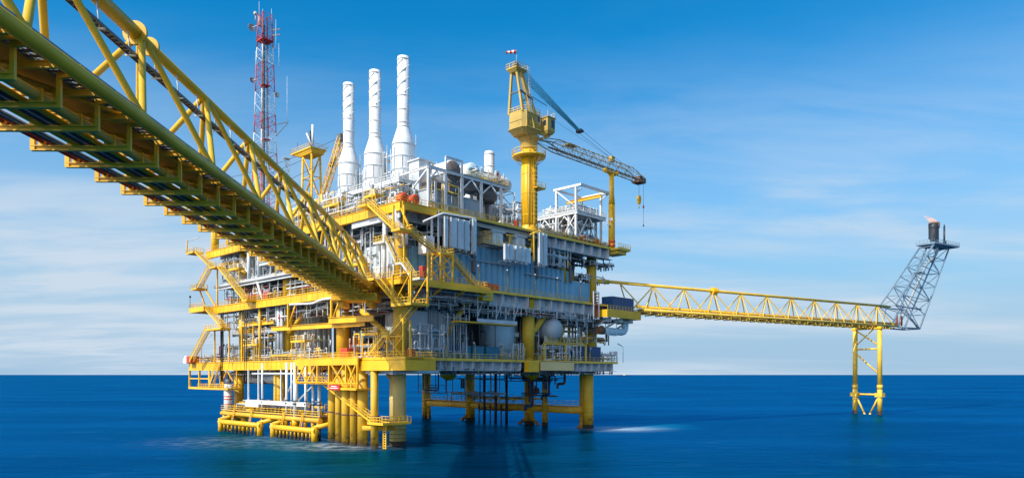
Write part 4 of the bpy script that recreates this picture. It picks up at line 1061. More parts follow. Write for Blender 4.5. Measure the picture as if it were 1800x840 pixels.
stair('long yellow stair from the corner landing down to the X-braced stair tower',
      [((-.6, -2.8, 41.0), (6.4, -2.8, 37.8), (0, 1, 0))], [(6.4, -4.0, 10.0, -1.2, 37.7, (0, 2, 1))],
      posts=(((3.4, -3.9, ZM), (3.4, -3.9, 37.4)), ((6.6, -3.9, ZM), (6.6, -3.9, 37.4)), ((9.8, -3.9, ZM), (9.8, -3.9, 37.4)), ((9.8, -1.3, ZM), (9.8, -1.3, 37.4)), ((6.6, -1.3, ZM), (6.6, -1.3, 37.4))),
      xb=(((3.4, -3.9, ZM), (6.6, -3.9, 35)), ((6.6, -3.9, ZM), (3.4, -3.9, 35)), ((6.6, -3.9, ZM), (9.8, -3.9, 35)), ((9.8, -3.9, ZM), (6.6, -3.9, 35)), ((3.4, -3.9, 35), (9.8, -3.9, 35)), ((3.4, -3.9, 35.2), (6.6, -3.9, 37.5)), ((6.6, -3.9, 35), (3.4, -3.9, 37.5)), ((6.6, -3.9, 35), (9.8, -3.9, 37.5)), ((9.8, -3.9, 35), (6.6, -3.9, 37.5))))
stair('olive yellow stair running down to the right in front of the blue corrugated wall',
      [((10.2, -2.2, 37.8), (17.6, -2.2, 32.2), (0, 1, 0))], [(17.6, -3.2, 20.2, -.1, 32.15, (0, 1))])
stair('upper white-sided stair on the left face above the cream box cabin',
      [((-1.2, 2.6, 39.6), (-1.2, -.6, 35.0), (1, 0, 0))], [(-2, 2.6, -.3, 6.2, 39.6, (3, 2, 0)), (-2, -2.4, -.3, -.6, 34.95, (0, 3))], 'lgrey', 'fyellow',
      posts=(((-.5, 6, ZM), (-.5, 6, 39.4)), ((-.5, -.6, ZM), (-.5, -.6, 35))))
stair('lower white-sided stair ending at the orange boxes by the stair tower',
      [((-1.4, -2.4, 34.9), (-1.4, -5.6, 31.6), (1, 0, 0))], [(-2.4, -8.4, .2, -5.6, 31.5, (0, 3))], 'lgrey', 'fyellow')
# corner walkway on the middle deck, outside the deck edge
t = Thing('corner_walkway', 'yellow walkway carried round the near corner of the middle deck', 'walkway', (2, 0, ZM))
m = MB().box(-3.4, -4.2, ZM-.5, -.6, 10, ZM).box(-3.4, -4.2, ZM-.49, 20, -.3, ZM-.01)
t.part('deck', m, 'yellow')
m = MB().beam((-3.4, 10, ZM-.9), (-3.4, -4.2, ZM-.9), .35, .8).beam((-3.4, -4.2, ZM-.9), (20.2, -4.2, ZM-.9), .35, .8)
t.part('edge_beam', m, 'yellow')
t.part('railing', MB().rail([(-3.4, 8, ZM), (-3.4, -4.2, ZM), (17, -4.2, ZM)], sp=1.3), 'yellow')
for u in (1, 7, 13, 19): t.part('bracket', MB().beam((u, -4.0, ZM-1.2), (u, -.1, ZM-2.7), .3, .3), 'yellow')
stair('yellow stair below the middle deck corner, ending on a caged landing',
      [((-4.4, 1.6, ZM), (-4.4, -5.0, 26.6), (1, 0, 0))], [(-6.2, -10.6, -2.0, -5.0, 26.5, (0, 1, 3)), (-5.2, 1.6, -3.4, 4.6, ZM, (2, 3))],
      posts=(((-6.0, -5.2, 26.3), (-6.0, -5.2, ZM)), ((-6.0, -10.4, 26.3), (-6.0, -10.4, ZM)), ((-2.2, -10.4, 26.3), (-2.2, -10.4, ZM-.5)), ((-2.2, -5.2, 26.3), (-2.2, -5.2, ZM-.5))),
      xb=(((-6.0, -5.2, 26.3), (-6.0, -10.4, ZM)), ((-2.2, -5.2, 26.3), (-2.2, -10.4, ZM-.5)), ((-6, -5.2, ZM), (-6, -10.4, ZM))))
stair('steep yellow double stair from the caged landing down to the lower deck',
      [((-3.4, -8.6, 26.4), (-3.4, -1.4, 21.2), (1, 0, 0)), ((-3.4, .4, 21.2), (-3.4, 5.2, 17.6), (1, 0, 0))], [(-4.3, -1.4, -2.5, .4, 21.2, (3, 1))],
      posts=(((-4.2, -1.2, 17), (-4.2, -1.2, 21)), ((-2.6, -1.2, 17), (-2.6, -1.2, 21)), ((-4.2, -6, 17), (-4.2, -6, 24)), ((-2.6, -6, 17), (-2.6, -6, 24))),
      xb=(((-4.2, -1.2, 17), (-4.2, -6, 21)), ((-4.2, -6, 17), (-4.2, -1.2, 21)), ((-4.2, -6, 21), (-4.2, -1.2, 21))))
# walkway outside the near corner of lower deck with trusses
t = Thing('corner_truss', 'yellow trussed girder round the near corner of the lower deck', 'walkway', (0, 0, ZL-1.5))
m = MB().box(-5, -7.6, ZL-.35, -.7, 6, ZL).box(-4.99, -7.6, ZL-.34, 2, -.5, ZL-.01); t.part('deck', m, 'yellow')
m = MB().beam((-5, 6, ZL-1.4), (-5, -7.6, ZL-1.4), .3, 1.9).beam((-5, -7.6, ZL-1.4), (2, -7.6, ZL-1.4), .3, 1.9).beam((2, -7.6, ZL-1.4), (2, -.5, ZL-1.4), .3, 1.9)
t.part('edge_beam', m, 'yellow')
t.part('railing', MB().rail([(-5, 5, ZL), (-5, -7.6, ZL), (2, -7.6, ZL), (2, -1, ZL)], sp=1.3), 'yellow')
# left end stairs
stair('uppermost yellow stair at the far left end of the platform, beside the bridge',
      [((-2, 86.5, 47.3), (-2, 76.8, 42.0), (1, 0, 0))], [(-3, 86.5, 0, 91, 47.3, (0, 2, 3)), (-3, 73.0, -.4, 76.8, 41.9, (3, 1))],
      posts=(((-2.8, 90.8, 47), (-2.8, 90.8, 50.8)), ((-.6, 77, ZM), (-.6, 77, 41.6))))
stair('middle yellow stair at the far left end, down to the middle deck',
      [((-2, 73.0, 42.0), (-2, 58.5, ZM+.1), (1, 0, 0))], [(-3, 56, -.4, 58.5, ZM+.1, (0, 3))])
stair('short grey-treaded stair with its foot on the small outermost left landing',
      [((-2.6, 77.0, 41.8), (-2.6, 83.4, 37.2), (1, 0, 0))], [(-3.4, 83.4, -.4, 87, 37.1, (0, 1, 2, 3))],
      posts=(((-.6, 84, ZM), (-1.4, 86, 37)), ((-.6, 78, ZM), (-1.4, 82.5, 37))))
t = Thing('side_platform', 'small railed yellow platform sticking out left at middle deck level', 'platform', (0, 84, ZM))
t.part('deck', MB().box(-3, 79.9, ZM-1.2, 6, 89, ZM), 'yellow')
t.part('railing', MB().rail([(-3, 80, ZM), (-3, 89, ZM), (6, 89, ZM)], sp=1.2), 'yellow')
t.part('light', MB().tube((-2.8, 88.8, ZM), (-2.8, 88.8, ZM+3.4), .07, 6).box(-3, 88.6, ZM+3.0, -2.6, 89, ZM+3.5), 'vdark')
stair('yellow stair below the side platform, down to the left end of the lower deck',
      [((-2, 80.5, 31.6), (-2, 70.0, 25.8), (1, 0, 0)), ((-3.3, 76.5, 25.6), (-3.3, 86.8, 17.5), (1, 0, 0))], [(-3.9, 68, -1.2, 77, 25.7, (0, 3, 1))],
      posts=(((-1.4, 76.8, 17), (-1.4, 76.8, 25.4)), ((-1.4, 68.4, 17), (-1.4, 68.4, 25.4))))
stair('short yellow stair hanging below the lower deck at its left end',
      [((-1.4, 74.6, ZL-.6), (-1.4, 79.2, 10.6), (1, 0, 0))], [(-3, 66, .4, 83.6, 10.4, (3, 0, 2, 1))],
      posts=(((-.4, 82, 10), (-.4, 82, ZL-2)), ((-.4, 66.4, 10), (-.4, 66.4, ZL-2)), ((-.4, 74, 10), (-.4, 74, ZL-2))), xb=(((-.4, 66.4, 10.6), (-.4, 72, ZL-2)), ((-.4, 76, 10.6), (-.4, 72, ZL-2))))
stair('white stair between pale pipes on the left face of the middle level',
      [((1.6, 67.0, 42.6), (1.6, 60.2, 37.2), (1, 0, 0))], [(.6, 58, 3.4, 60.2, 37.1, (0, 3)), (.6, 52, 3, 58, 41, (0, 3))], 'white', 'white')
stair('short dark-treaded white stair down to the orange boxes on the left face',
      [((.8, 57.6, 37.2), (.8, 54.6, ZM+.1), (1, 0, 0))], [], 'white', 'white')
stair('long yellow stair descending to the boat landing walkway behind the thick piles',
      [((-4.0, 21, 12.4), (-4.0, 3.4, 5.0), (1, 0, 0))], [(-5.4, -1.5, 1.2, 3.4, 4.9, (0, 3)), (-5, 21, -3, 26, 12.4, (3,))])
# trussed access platform below the lower deck
t = Thing('access_platform', 'hanging yellow access platform with big X-braces and a red sign, under the left face', 'platform', (-5, 16, 12))
m = MB().box(-6, 15.5, 12.1, -2, 28.4, 12.4).box(-6.4, 5.6, 11.0, -2, 15.4, 11.3); t.part('deck', m, 'yellow')
for v, zb_ in ((28.2, 12.2), (24, 12.2), (19.8, 12.2), (15.5, 11), (9.6, 11), (5.8, 11)): t.part('post', MB().beam((-5.9, v, zb_), (-5.9, v, ZL+.1), .32, .32).beam((-2.2, v, zb_), (-2.2, v, ZL-.2), .25, .25), 'yellow')
m = MB()
for a, b, z0 in ((28.2, 24, 12.3), (24, 19.8, 12.3), (15.5, 9.6, 11.2), (9.6, 5.8, 11.2)):
    m.beam((-5.9, a, z0), (-5.9, b, ZL-.4), .24, .24); m.beam((-5.9, b, z0), (-5.9, a, ZL-.4), .24, .24) if z0 < 12 else m.beam((-5.9, b, z0), (-5.9, (a+b)/2, 14.9), .2, .2)
m.beam((-5.9, 28.4, 12.25), (-5.9, 5.6, 12.25), .2, .35).beam((-5.9, 28.4, ZL-.6), (-5.9, 5.6, ZL-.6), .35, 1.3).beam((-5.9, 15.4, 11.15), (-5.9, 5.6, 11.15), .2, .35)
t.part('truss', m, 'yellow')
t.part('railing', MB().rail([(-6, 28.2, 12.4), (-6, 15.6, 12.4)], sp=1.3).rail([(-6.4, 15.2, 11.3), (-6.4, 5.8, 11.3)], sp=1.3).rail([(-6, 27.5, ZL+.1), (-6, 6, ZL+.1)], sp=1.4), 'yellow')
t.part('upper_deck', MB().box(-6.0, 5.5, ZL-.1, -.6, 28.5, ZL+.05), 'yellow')
sg = t.part('sign', MB().box(-6.62, 10.8, 11.0, -6.5, 14.6, 12.0), 'red')
m = MB()
for k, (a, b) in enumerate(((11.3, 14.2), (11.8, 13.7))): m.box(-6.66, a, 11.28+k*.34, -6.63, b, 11.42+k*.34)
t.part('lettering', m, 'foamwhite', sg)

# ================================================================== LAMP POSTS
def lamp(u, v, z, label, h=3.0, mat='fyellow', side=(-1.3, -1.1), group='strip lamps on bent posts'):
    t = Thing('lamp_post', label, 'lamp post', (u, v, z), group=group)
    t.part('post', MB().path([(u, v, z), (u, v, z+h), (u+side[0]*.55, v+side[1]*.55, z+h+.35)], .085, 6, .4), mat)
    a = Vector((u+side[0]*.45, v+side[1]*.45, z+h+.3)); b = Vector((u+side[0]*1.5, v+side[1]*1.5, z+h+.85))
    hd = t.part('lamp_head', MB().beam(a, b, .34, .14), 'lgrey')
    t.part('diffuser', MB().beam(a+Vector((0,0,-.1)), b+Vector((0,0,-.1)), .26, .08), 'lamp', hd)
for u, lb in ((20.6, 'strip lamp post on the middle deck where the olive stair ends'), (29.4, 'strip lamp post just right of the orange box on the middle deck'), (38.6, 'strip lamp post in front of the middle of the tallest blue wall'), (46.6, 'strip lamp post in front of the stretch of blue wall under the tall pale panels'), (55.6, 'rightmost strip lamp post on the middle deck, by the plain blue-grey block')):
    lamp(u, -.3, ZM, lb, 3.9)
for u, lb in ((27.4, 'bent strip lamp post between the middle and right teal tanks'), (32.2, 'bent strip lamp post in front of the fat pale round tank'), (19.4, 'bent strip lamp post at the left end of the teal tanks'), (11.2, 'bent strip lamp post by the grey ribbed enclosure'), (41, 'bent strip lamp post right of the thick yellow crane column'), (59.6, 'bent strip lamp post above the right end of the beige board')):
    lamp(u, -.3, ZL, lb, 2.7)
for v, lb in ((51, 'strip lamp post left of the tall beige enclosure on the lower deck'), (60, 'strip lamp post among pale valves on the left of the lower deck'), (18, 'strip lamp post above the dark red pump on the lower deck')):
    lamp(.6, v, ZL, lb, 3.4, 'lgrey', (-.8, -1.2))
lamp(71.5, -2.2, ZL, 'lone lamp post at the far right tip of the lower deck', 4.2, 'grey', (-1.4, .3)); lamp(-2.8, 90.6, 47.3, 'thin bent lamp post on the uppermost left landing', 3.4, 'grey', (1.3, -1.8))
lamp(-1.6, 84.4, ZL, 'bent pale lamp post near the left lower stairs', 6.6, 'fyellow', (.6, -2.6))

# ================================================================== PALE VERTICAL PANELS ON THE RIGHT FACE
PANELS = ((9.9, 10.6, 39.6, 45.6), (11.6, 12.95, 39.7, 45.7), (13.6, 14.9, 39.7, 45.7), (15.35, 16.6, 39.6, 45.7), (17.7, 18.4, 39.5, 46.3))
def panel(u0, u1, z0, z1, label, v=-1.2, th=.5):
    t = Thing('vertical_panel', label, 'panel', ((u0+u1)/2, v, z0), group='tall pale panels hung on the right face')
    t.part('casing', MB().box(u0, v-th/2, z0, u1, v+th/2, z1), 'lblue')
    m = MB(); n = int((z1-z0)/.5)
    for i in range(n): m.box(u0+.08, v-th/2-.05, z0+.2+i*.5, u1-.08, v-th/2-.01, z0+.34+i*.5)
    m.box(u0-.07, v-th/2-.08, z0-.06, u0+.05, v+th/2+.06, z1+.06).box(u1-.05, v-th/2-.08, z0-.06, u1+.07, v+th/2+.06, z1+.06)
    t.part('slat', m, 'lgrey')
    t.part('bracket', MB().beam(((u0+u1)/2, v, z0-.1), ((u0+u1)/2, v+2.6, z0-.4), .15, .15).beam(((u0+u1)/2, v, z1), ((u0+u1)/2, v+2.4, z1), .15, .15).tube(((u0+u1)/2, v, z0-.5), ((u0+u1)/2, v, z0), .15, 8), 'lgrey')
for (a, b, z0, z1), lb in zip(PANELS,
     ('narrow leftmost panel of the big hanging set beside the stair tower', 'broadest panel, second from left of the big hanging set', 'third panel from left of the big hanging set', 'fourth panel from left of the big hanging set', 'narrow rightmost panel of the big hanging set, under the white frame end')):
    panel(a, b, z0, z1, lb)
for i, (a, b) in enumerate(((27.4, 28.4), (28.75, 30.1), (31.0, 32.2), (32.6, 33.8), (34.2, 35.6))):
    panel(a, b, 39.2, 42.5, ['first short pale panel from the left, mounted high on the tallest blue wall', 'second short pale panel from the left on the tallest blue wall', 'third and middle short pale panel on the tallest blue wall', 'fourth short pale panel from the left on the tallest blue wall', 'last and rightmost short pale panel on the tallest blue wall'][i])
for i, (a, b) in enumerate(((38.9, 39.8), (40.4, 41.4))): panel(a, b, 39.3, 46.6, ['left one of the two tall pale panels under the crane column', 'right one of the two tall pale panels under the crane column'][i])
solo('panel_frame', MB().path([(4.6, -1, 43.8), (9.8, -1, 46.3), (18.9, -1, 46.6), (18.9, -1, 39)], .2, 10).tube((18.9, -1, 46.4), (18.9, 1.6, 46.4), .2, 8).tube((9.8, -1, 46.2), (9.8, 1.4, 46.4), .2, 8).beam((9.2, -.2, 38), (9.2, -.2, 46.8), .3, .3).beam((7.8, .2, 38), (7.8, .2, 46.8), .3, .3),
     'white', 'white pipe frame carrying the big set of tall pale panels beside the stair tower', 'pipe frame', (9.8, -1, 38))
solo('panel_frame', MB().path([(36.0, -1, 45.8), (38.9, -1, 46.9), (42.6, -1, 47.0)], .16, 8).beam((38.0, -.4, 40), (38.0, -.4, 46.8), .35, .35), 'fyellow', 'small frame at the top of the two tall pale panels under the crane column', 'pipe frame', (38, -1, 40))
# grey seam posts on the blue wall
for k, (u, z0, z1) in enumerate(((21.6, 36, 46), (42.3, 37, 46.5), (55.1, 37, 41.2))):
    solo('pipe_chase', MB().box(u-.35, 2.2, z0, u+.35, 2.9, z1).box(u+.5, 2.4, z0, u+.7, 2.6, z1), 'brown', ['brown-grey upright pipe chase right of the big panel set', 'brown-grey upright pipe chase left of the two tall pale panels, below the crane', 'brown-grey short pipe chase beside the plain blue-grey block'][k], 'pipe chase', (u, 2.5, z0))

# fan housings above the tallest blue wall
for k, u in enumerate((27.6, 35.0)):
    t = Thing('fan_housing', ['left white fan housing with a yellow davit above the tallest blue wall', 'right white fan housing with a yellow davit, nearer the crane'][k], 'fan housing', (u, 3, 42), group='white fan housings')
    t.part('box', MB().box(u-1.6, 1.0, 42.2, u+1.6, 6.6, 45.3), 'stack')
    t.part('hood', MB().box(u-2.0, .6, 45.31, u+2.0, 7.0, 45.7).box(u-2.3, .5, 44.9, u-1.61, 3, 45.3), 'lgrey')
    t.part('door', MB().box(u-.6, .92, 42.6, u+.6, .99, 44.8), 'cream')
    t.part('davit', MB().beam((u+2.9, .2, 42), (u+2.9, .2, 45.0), .22, .22).beam((u+1.9, .2, 44.9), (u+4.1, .2, 45.1), .3, .3).beam((u+3.8, .2, 44.9), (u+3.0, .2, 43.7), .14, .14), 'yellow')
t = Thing('maintenance_walkway', 'narrow railed yellow walkway along the foot of the white fan housings', 'walkway', (30, 1.2, 42))
t.part('deck', MB().box(22, -.4, 41.95, 38, .9, 42.1), 'grate'); t.part('railing', MB().rail([(22, -.4, 42.1), (38, -.4, 42.1)], sp=1.5, h=1.0), 'fyellow')
t.part('cage', MB().rail([(22.2, -.4, 42.1), (22.2, 2.2, 42.1)], h=2.6, sp=.7).rail([(24.4, -.4, 43.2), (22.2, -.4, 43.2)], h=1.5, sp=.6), 'yellow')
# white duct at the corner
t = Thing('air_duct', 'thick white bent air duct coming down behind the upper corner stairs', 'duct', (1.5, 0, 39))
t.part('pipe', MB().path([(-.2, 1.4, 45.6), (-.2, 1.4, 43.4), (1.2, .4, 41.6), (1.2, .4, 38.9)], .62, 16, 1.0), 'white')
t.part('hood', MB().box(.3, -.5, 38.4, 2.1, 1.3, 38.85), 'dark')
solo('air_duct', MB().tube((-.6, 4.4, ZM+.1), (-.6, 4.4, 44.8), .38, 14), 'white', 'slim straight white duct rising left of the bent white duct at the corner', 'duct', (-.6, 4.4, ZM))
t = Thing('valve_skid', 'white box cabinet on the X-braced stair tower landing', 'cabinet', (7, -.6, 37.8))
t.part('body', MB().box(5.2, -1.1, 37.75, 7.4, 1.2, 41.2), 'white'); t.part('door', MB().box(5.4, -1.16, 38, 6.2, -1.11, 40.8), 'lgrey')
# grey vertical exchanger tubes on the left face
for k, v in enumerate((20.0, 18.2, 16.4, 14.9)):
    t = Thing('upright_tube', ['leftmost dark grey upright tube behind the bridge end diagonals', 'second dark grey upright tube from the left behind the bridge end', 'third dark grey upright tube from the left behind the bridge end', 'rightmost dark grey upright tube behind the bridge end'][k], 'tube', (5, v, ZM), group='dark grey upright tubes')
    t.part('shell', MB().tube((5, v, ZM+.2), (5, v, 44.8), .62, 16), 'grey')
    m = MB()
    for z in (34, 37, 40, 43): m.lathe(5, v, [(.63, z-.12), (.74, z-.1), (.74, z+.1), (.63, z+.12)], 16, False)
    t.part('flange', m, 'steel')

# ================================================================== ORANGE-RED CABINETS AND SMALL DECK ITEMS
def cabinet(u, v, z, label, w=1.6, d=1.2, h=1.9, n=1):
    t = Thing('fire_cabinet', label, 'cabinet', (u, v, z), group='orange-red fire cabinets')
    t.part('body', MB().box(u-d/2, v-w/2, z+.15, u+d/2, v+w/2, z+h), 'orange')
    t.part('door', MB().box(u-d/2-.05, v-w*.42, z+.3, u-d/2-.005, v-.03, z+h-.15).box(u-d/2-.05, v+.03, z+.3, u-d/2-.005, v+w*.42, z+h-.15), 'red')
    t.part('foot', MB().box(u-d/2+.1, v-w/2+.1, z, u+d/2-.1, v+w/2-.1, z+.14), 'vdark')
cabinet(.8, 62, ZM, 'orange-red cabinet furthest left on the middle deck'); cabinet(.8, 53, ZM, 'orange-red cabinet at the foot of the short white stair')
cabinet(-1.0, -7.6, 31.5, 'tall orange-red cabinet next to the X-braced stair tower', 1.0, .9, 2.3); cabinet(25.0, .8, ZM, 'wide orange-red box on the middle deck in front of the blue wall', 1.2, 4.2, 1.7)
cabinet(.6, 19, ZL, 'orange-red cabinet right of the dark red pump on the lower deck', 2.4, 1.6, 2.4); cabinet(-2.0, -5.4, ZL, 'orange-red cabinet behind the lower double stair', 1.1, 1.0, 1.6)
for k, (u, v) in enumerate(((1.2, 1.2), (3.6, .8))):
    t = Thing('hose_reel', ['left one of the two round orange reels on the near corner of the upper deck', 'right one of the two round orange reels on the near corner of the upper deck'][k], 'reel', (u, v, ZU), group='orange reels on the upper deck')
    t.part('drum', MB().lathe(u, 0, [(.4, v-.8), (.95, v-.75), (.95, v-.6), (.75, v-.55), (.75, v+.55), (.95, v+.6), (.95, v+.75), (.4, v+.8)], 20, True, 'y', ZU+1.2), 'orange')
    t.part('stand', MB().box(u-.9, v-.7, ZU, u+.9, v-.55, ZU+.6).box(u-.9, v+.55, ZU, u+.9, v+.7, ZU+.6), 'cream')
for k, (u, z, lb) in enumerate(((63.8, ZU, 'small orange cabinet low on the right end of the upper deck'), (58.0, ZU, 'small orange-red box on the upper deck under the white module'), (33.4, ZU, 'small red post box beside the foot of the crane'))):
    cabinet(u, .8, z, lb, .8, .9, 1.8)
cabinet(-.9, 91.5, ZL, 'orange winch housing at the far left corner of the lower deck', 2.6, 2.4, 2.0)
solo('lifebuoy_box', MB().box(-1.6, 94.2, ZL+.1, -.5, 96.4, ZL+1.5).sphere((-1.0, 95.6, ZL+1.8), .5, 10, 8), 'white', 'white rounded box at the extreme left tip of the lower deck', 'box', (-1, 95, ZL))

# ---- lower deck, right face
for k, (a, b) in enumerate(((18.2, 21.6), (22.2, 25.6), (26.4, 30.6))):
    t = Thing('square_tank', ['left teal square tank behind the lower deck railing', 'middle teal square tank behind the lower deck railing', 'right teal square tank, nearest the fat pale round tank'][k], 'tank', ((a+b)/2, 5, ZL), group='teal square tanks')
    t.part('body', MB().box(a, 3.4, ZL+.1, b, 8, ZL+3.1), 'teal'); m = MB()
    for i in range(4): m.box(a-.05, 3.3, ZL+.2+i*.9, b+.05, 3.39, ZL+.3+i*.9)
    t.part('rib', m, 'teal'); t.part('manhole', MB().tube(((a+b)/2, 5.5, ZL+3.1), ((a+b)/2, 5.5, ZL+3.6), .4, 12), 'dark')
    t.part('pipe', MB().path([(a+.8, 4.4, ZL+3.1), (a+.8, 4.4, ZL+6.5), (a+.8, 9, ZL+6.5)], .16, 8).path([(b-.6, 4.2, ZL+3.1), (b-.6, 4.2, ZL+5), (b-.6, 4.2, ZL+10)], .11, 8), 'dark')
t = Thing('storage_tank', 'fat pale blue-grey round tank between the teal tanks and the crane column', 'tank', (36.5, 8.4, ZL))
t.part('shell', MB().lathe(36.4, 9.4, [(4.4, ZL+.1), (4.4, 29.6), (3, 30.2)], 40), 'lblue')
t.part('manhole', MB().tube((37.5, 5.2, ZL+6.2), (38.2, 4.4, ZL+6.2), .6, 14).tube((33.2, 5.6, ZL+1.4), (32.9, 5, ZL+1.4), .45, 12), 'lgrey')
t.part('pipe', MB().path([(37.6, 4.6, ZL+.2), (37.6, 4.6, 29), (37.6, 6, 29.6)], .14, 8).path([(34, 4.4, ZL+.4), (33, 3.9, ZL+.4), (33, 3.9, ZL+2)], .12, 8), 'dark')
t = Thing('pressure_vessel', 'big pale round dished vessel end held between yellow braces under the middle deck', 'vessel', (47.2, 3, 22))
t.part('shell', MB().lathe(47.2, 0, [(.1, -.6), (1.0, -.5), (1.9, -.05), (2.55, .8), (2.65, 1.6), (2.65, 12)], 30, True, 'y', 24.9), 'grey')
t.part('saddle', MB().box(45, 2, 21.6, 49.4, 2.5, 23.4).box(45, 8, 21.6, 49.4, 8.5, 23.4), 'lgrey')
t.part('support_frame', MB().ibeam((43, 1, 21.4), (60, 1, 21.4), .4, .5).ibeam((43, 9, 21.4), (60, 9, 21.4), .4, .5).rail([(43, .6, 21.7), (60, .6, 21.7)], sp=1.2), 'fyellow')
for k, u in enumerate((43.4, 51.5, 59.6)): t.part('support_post', MB().beam((u, 1, ZL), (u, 1, 21.2), .35, .35), 'fyellow')
t = Thing('name_board', 'plain beige rectangular board fixed on the edge of the lower deck', 'board', (44.3, -1.3, 15))
t.part('board', MB().box(39.3, -1.5, 14.95, 51.6, -1.25, 17.0), 'beige')
t.part('border', MB().box(39.2, -1.55, 14.85, 51.7, -1.2, 14.94).box(39.2, -1.55, 17.01, 51.7, -1.2, 17.1).box(39.2, -1.2, 15.2, 51.7, 0, 15.4), 'vdark')
for k, (a, b, lb) in enumerate(((57.6, 62.2, 'left dark blue container on the right end of the lower deck'), (63.0, 67.6, 'right dark blue container on the right end of the lower deck'))):
    t = Thing('container', lb, 'container', ((a+b)/2, 3.5, ZL), group='dark blue containers')
    w = MB(); w.corr((a, 2.2), (b, 2.2), ZL+.1, ZL+4.0, .1, .5); w.corr((b, 2.2), (b, 5.0), ZL+.1, ZL+4.0, .1, .5); w.corr((b, 5.0), (a, 5.0), ZL+.1, ZL+4.0, .1, .5); w.corr((a, 5.0), (a, 2.2), ZL+.1, ZL+4.0, .1, .5)
    t.part('wall', w, 'navy'); t.part('roof', MB().box(a-.05, 2.1, ZL+4.0, b+.05, 5.1, ZL+4.1), 'navy')
# landing for the flare bridge with blue container
t = Thing('bridge_landing', 'yellow box landing on the right corner that carries the flare bridge and a blue container', 'platform', (70, 0, 30))
t.part('deck', MB().box(64, -2.4, ZM-1.9, 79, 3.5, ZM-1.6), 'yellow')
t.part('edge_beam', MB().box(64, -2.7, ZM-3.3, 79, -2.4, ZM-1.4).box(63.7, -2.7, ZM-3.3, 64, 3.5, ZM-1.4).box(79, -2.7, ZM-3.3, 79.3, 3.5, ZM-1.4), 'yellow')
t.part('railing', MB().rail([(64, -2.6, ZM-1.4), (79, -2.6, ZM-1.4)], sp=1.4), 'fyellow')
for u in (66, 71, 76): t.part('bracket', MB().beam((u, -2, ZM-3.3), (u-1.5, 3, ZM-6.2), .4, .4).box(u-.1, -2.3, ZM-4.4, u+.1, 3, ZM-3.32), 'lgrey')
t = Thing('container', 'big dark blue container at the start of the flare bridge', 'container', (72, 0, ZM-1.5), group='dark blue containers')
a, b = 67.6, 77.4; w = MB(); z0, z1 = ZM-1.45, ZM+2.2
w.corr((a, -1.4), (b, -1.4), z0, z1, .12, .7); w.corr((b, -1.4), (b, 1.6), z0, z1, .12, .7); w.corr((b, 1.6), (a, 1.6), z0, z1, .12, .7); w.corr((a, 1.6), (a, -1.4), z0, z1, .12, .7)
t.part('wall', w, 'navy'); t.part('roof', MB().box(a-.08, -1.55, z1, b+.08, 1.75, z1+.12), 'navy')
m = MB()
for p in ((a, -1.45), (b, -1.45), (b, 1.65), (a, 1.65)): m.beam((*p, z0), (*p, z1+.1), .22, .22)
t.part('corner_post', m, 'navy')
# thick pale bent pipe under the landing
t = Thing('bent_pipe', 'thick pale blue pipe bending down and back under the flare bridge landing', 'pipe', (75, 0, 25))
t.part('pipe', MB().path([(76.4, .5, ZM-3), (76.4, .5, 25.4), (64.5, .5, 25.4)], .95, 20, 2.2), 'lblue')
t.part('hanger', MB().beam((70.5, -.8, 24.2), (70.5, -.8, ZM-3), .14, .14).beam((70.5, 1.8, 24.2), (70.5, 1.8, ZM-3), .14, .14).beam((66.8, -.8, 24.2), (66.8, -.8, ZM-3), .14, .14).beam((66.8, -.8, 24.2), (70.5, -.8, 24.2), .2, .2).beam((66.8, -.8, 28.4), (75, -.8, 28.0), .14, .3), 'lblue')
t.part('branch', MB().tube((64.5, .5, 27.6), (74.6, .5, 27.9), .28, 10).tube((63.6, .5, 25.4), (66.2, .5, 25.4), 1.02, 16), 'rust')
# red and white striped ladder board
t = Thing('striped_board', 'upright white frame with red patterned infill at the right end of the middle deck', 'board', (61, -1, 28.4))
t.part('frame', MB().box(60.2, -1.0, 28.2, 60.5, -.8, 34.8).box(62.4, -1.0, 28.2, 62.7, -.8, 34.8).box(60.2, -1.0, 28.0, 62.7, -.8, 28.2).box(60.2, -1.0, 34.8, 62.7, -.8, 35), 'foamwhite')
m = MB()
for i in range(9): m.beam((60.6, -.9, 28.6+i*.7), (62.3, -.9, 28.9+i*.7), .1, .3)
t.part('infill', m, 'red')
# hanging walkway beneath the middle deck
t = Thing('hanging_walkway', 'grey and yellow walkway hung on struts below the middle deck, above the teal tanks', 'walkway', (22, -.8, 25))
t.part('deck', MB().box(13.4, -1.8, 24.7, 30.6, .8, 25.0), 'yellow'); t.part('edge', MB().box(18.4, -1.95, 24.95, 30.7, -1.81, 25.7), 'lgrey')
for u in (18.6, 24.2, 29.8):
    t.part('hanger', MB().beam((u, -1.8, 25), (u, -1.8, 29.6), .14, .14).beam((u, -1.8, 26), (u+1.6, -1.8, 29.4), .12, .12), 'lgrey'); t.part('hanger', MB().beam((u, .7, 25), (u, .7, 29.6), .14, .14), 'lgrey')
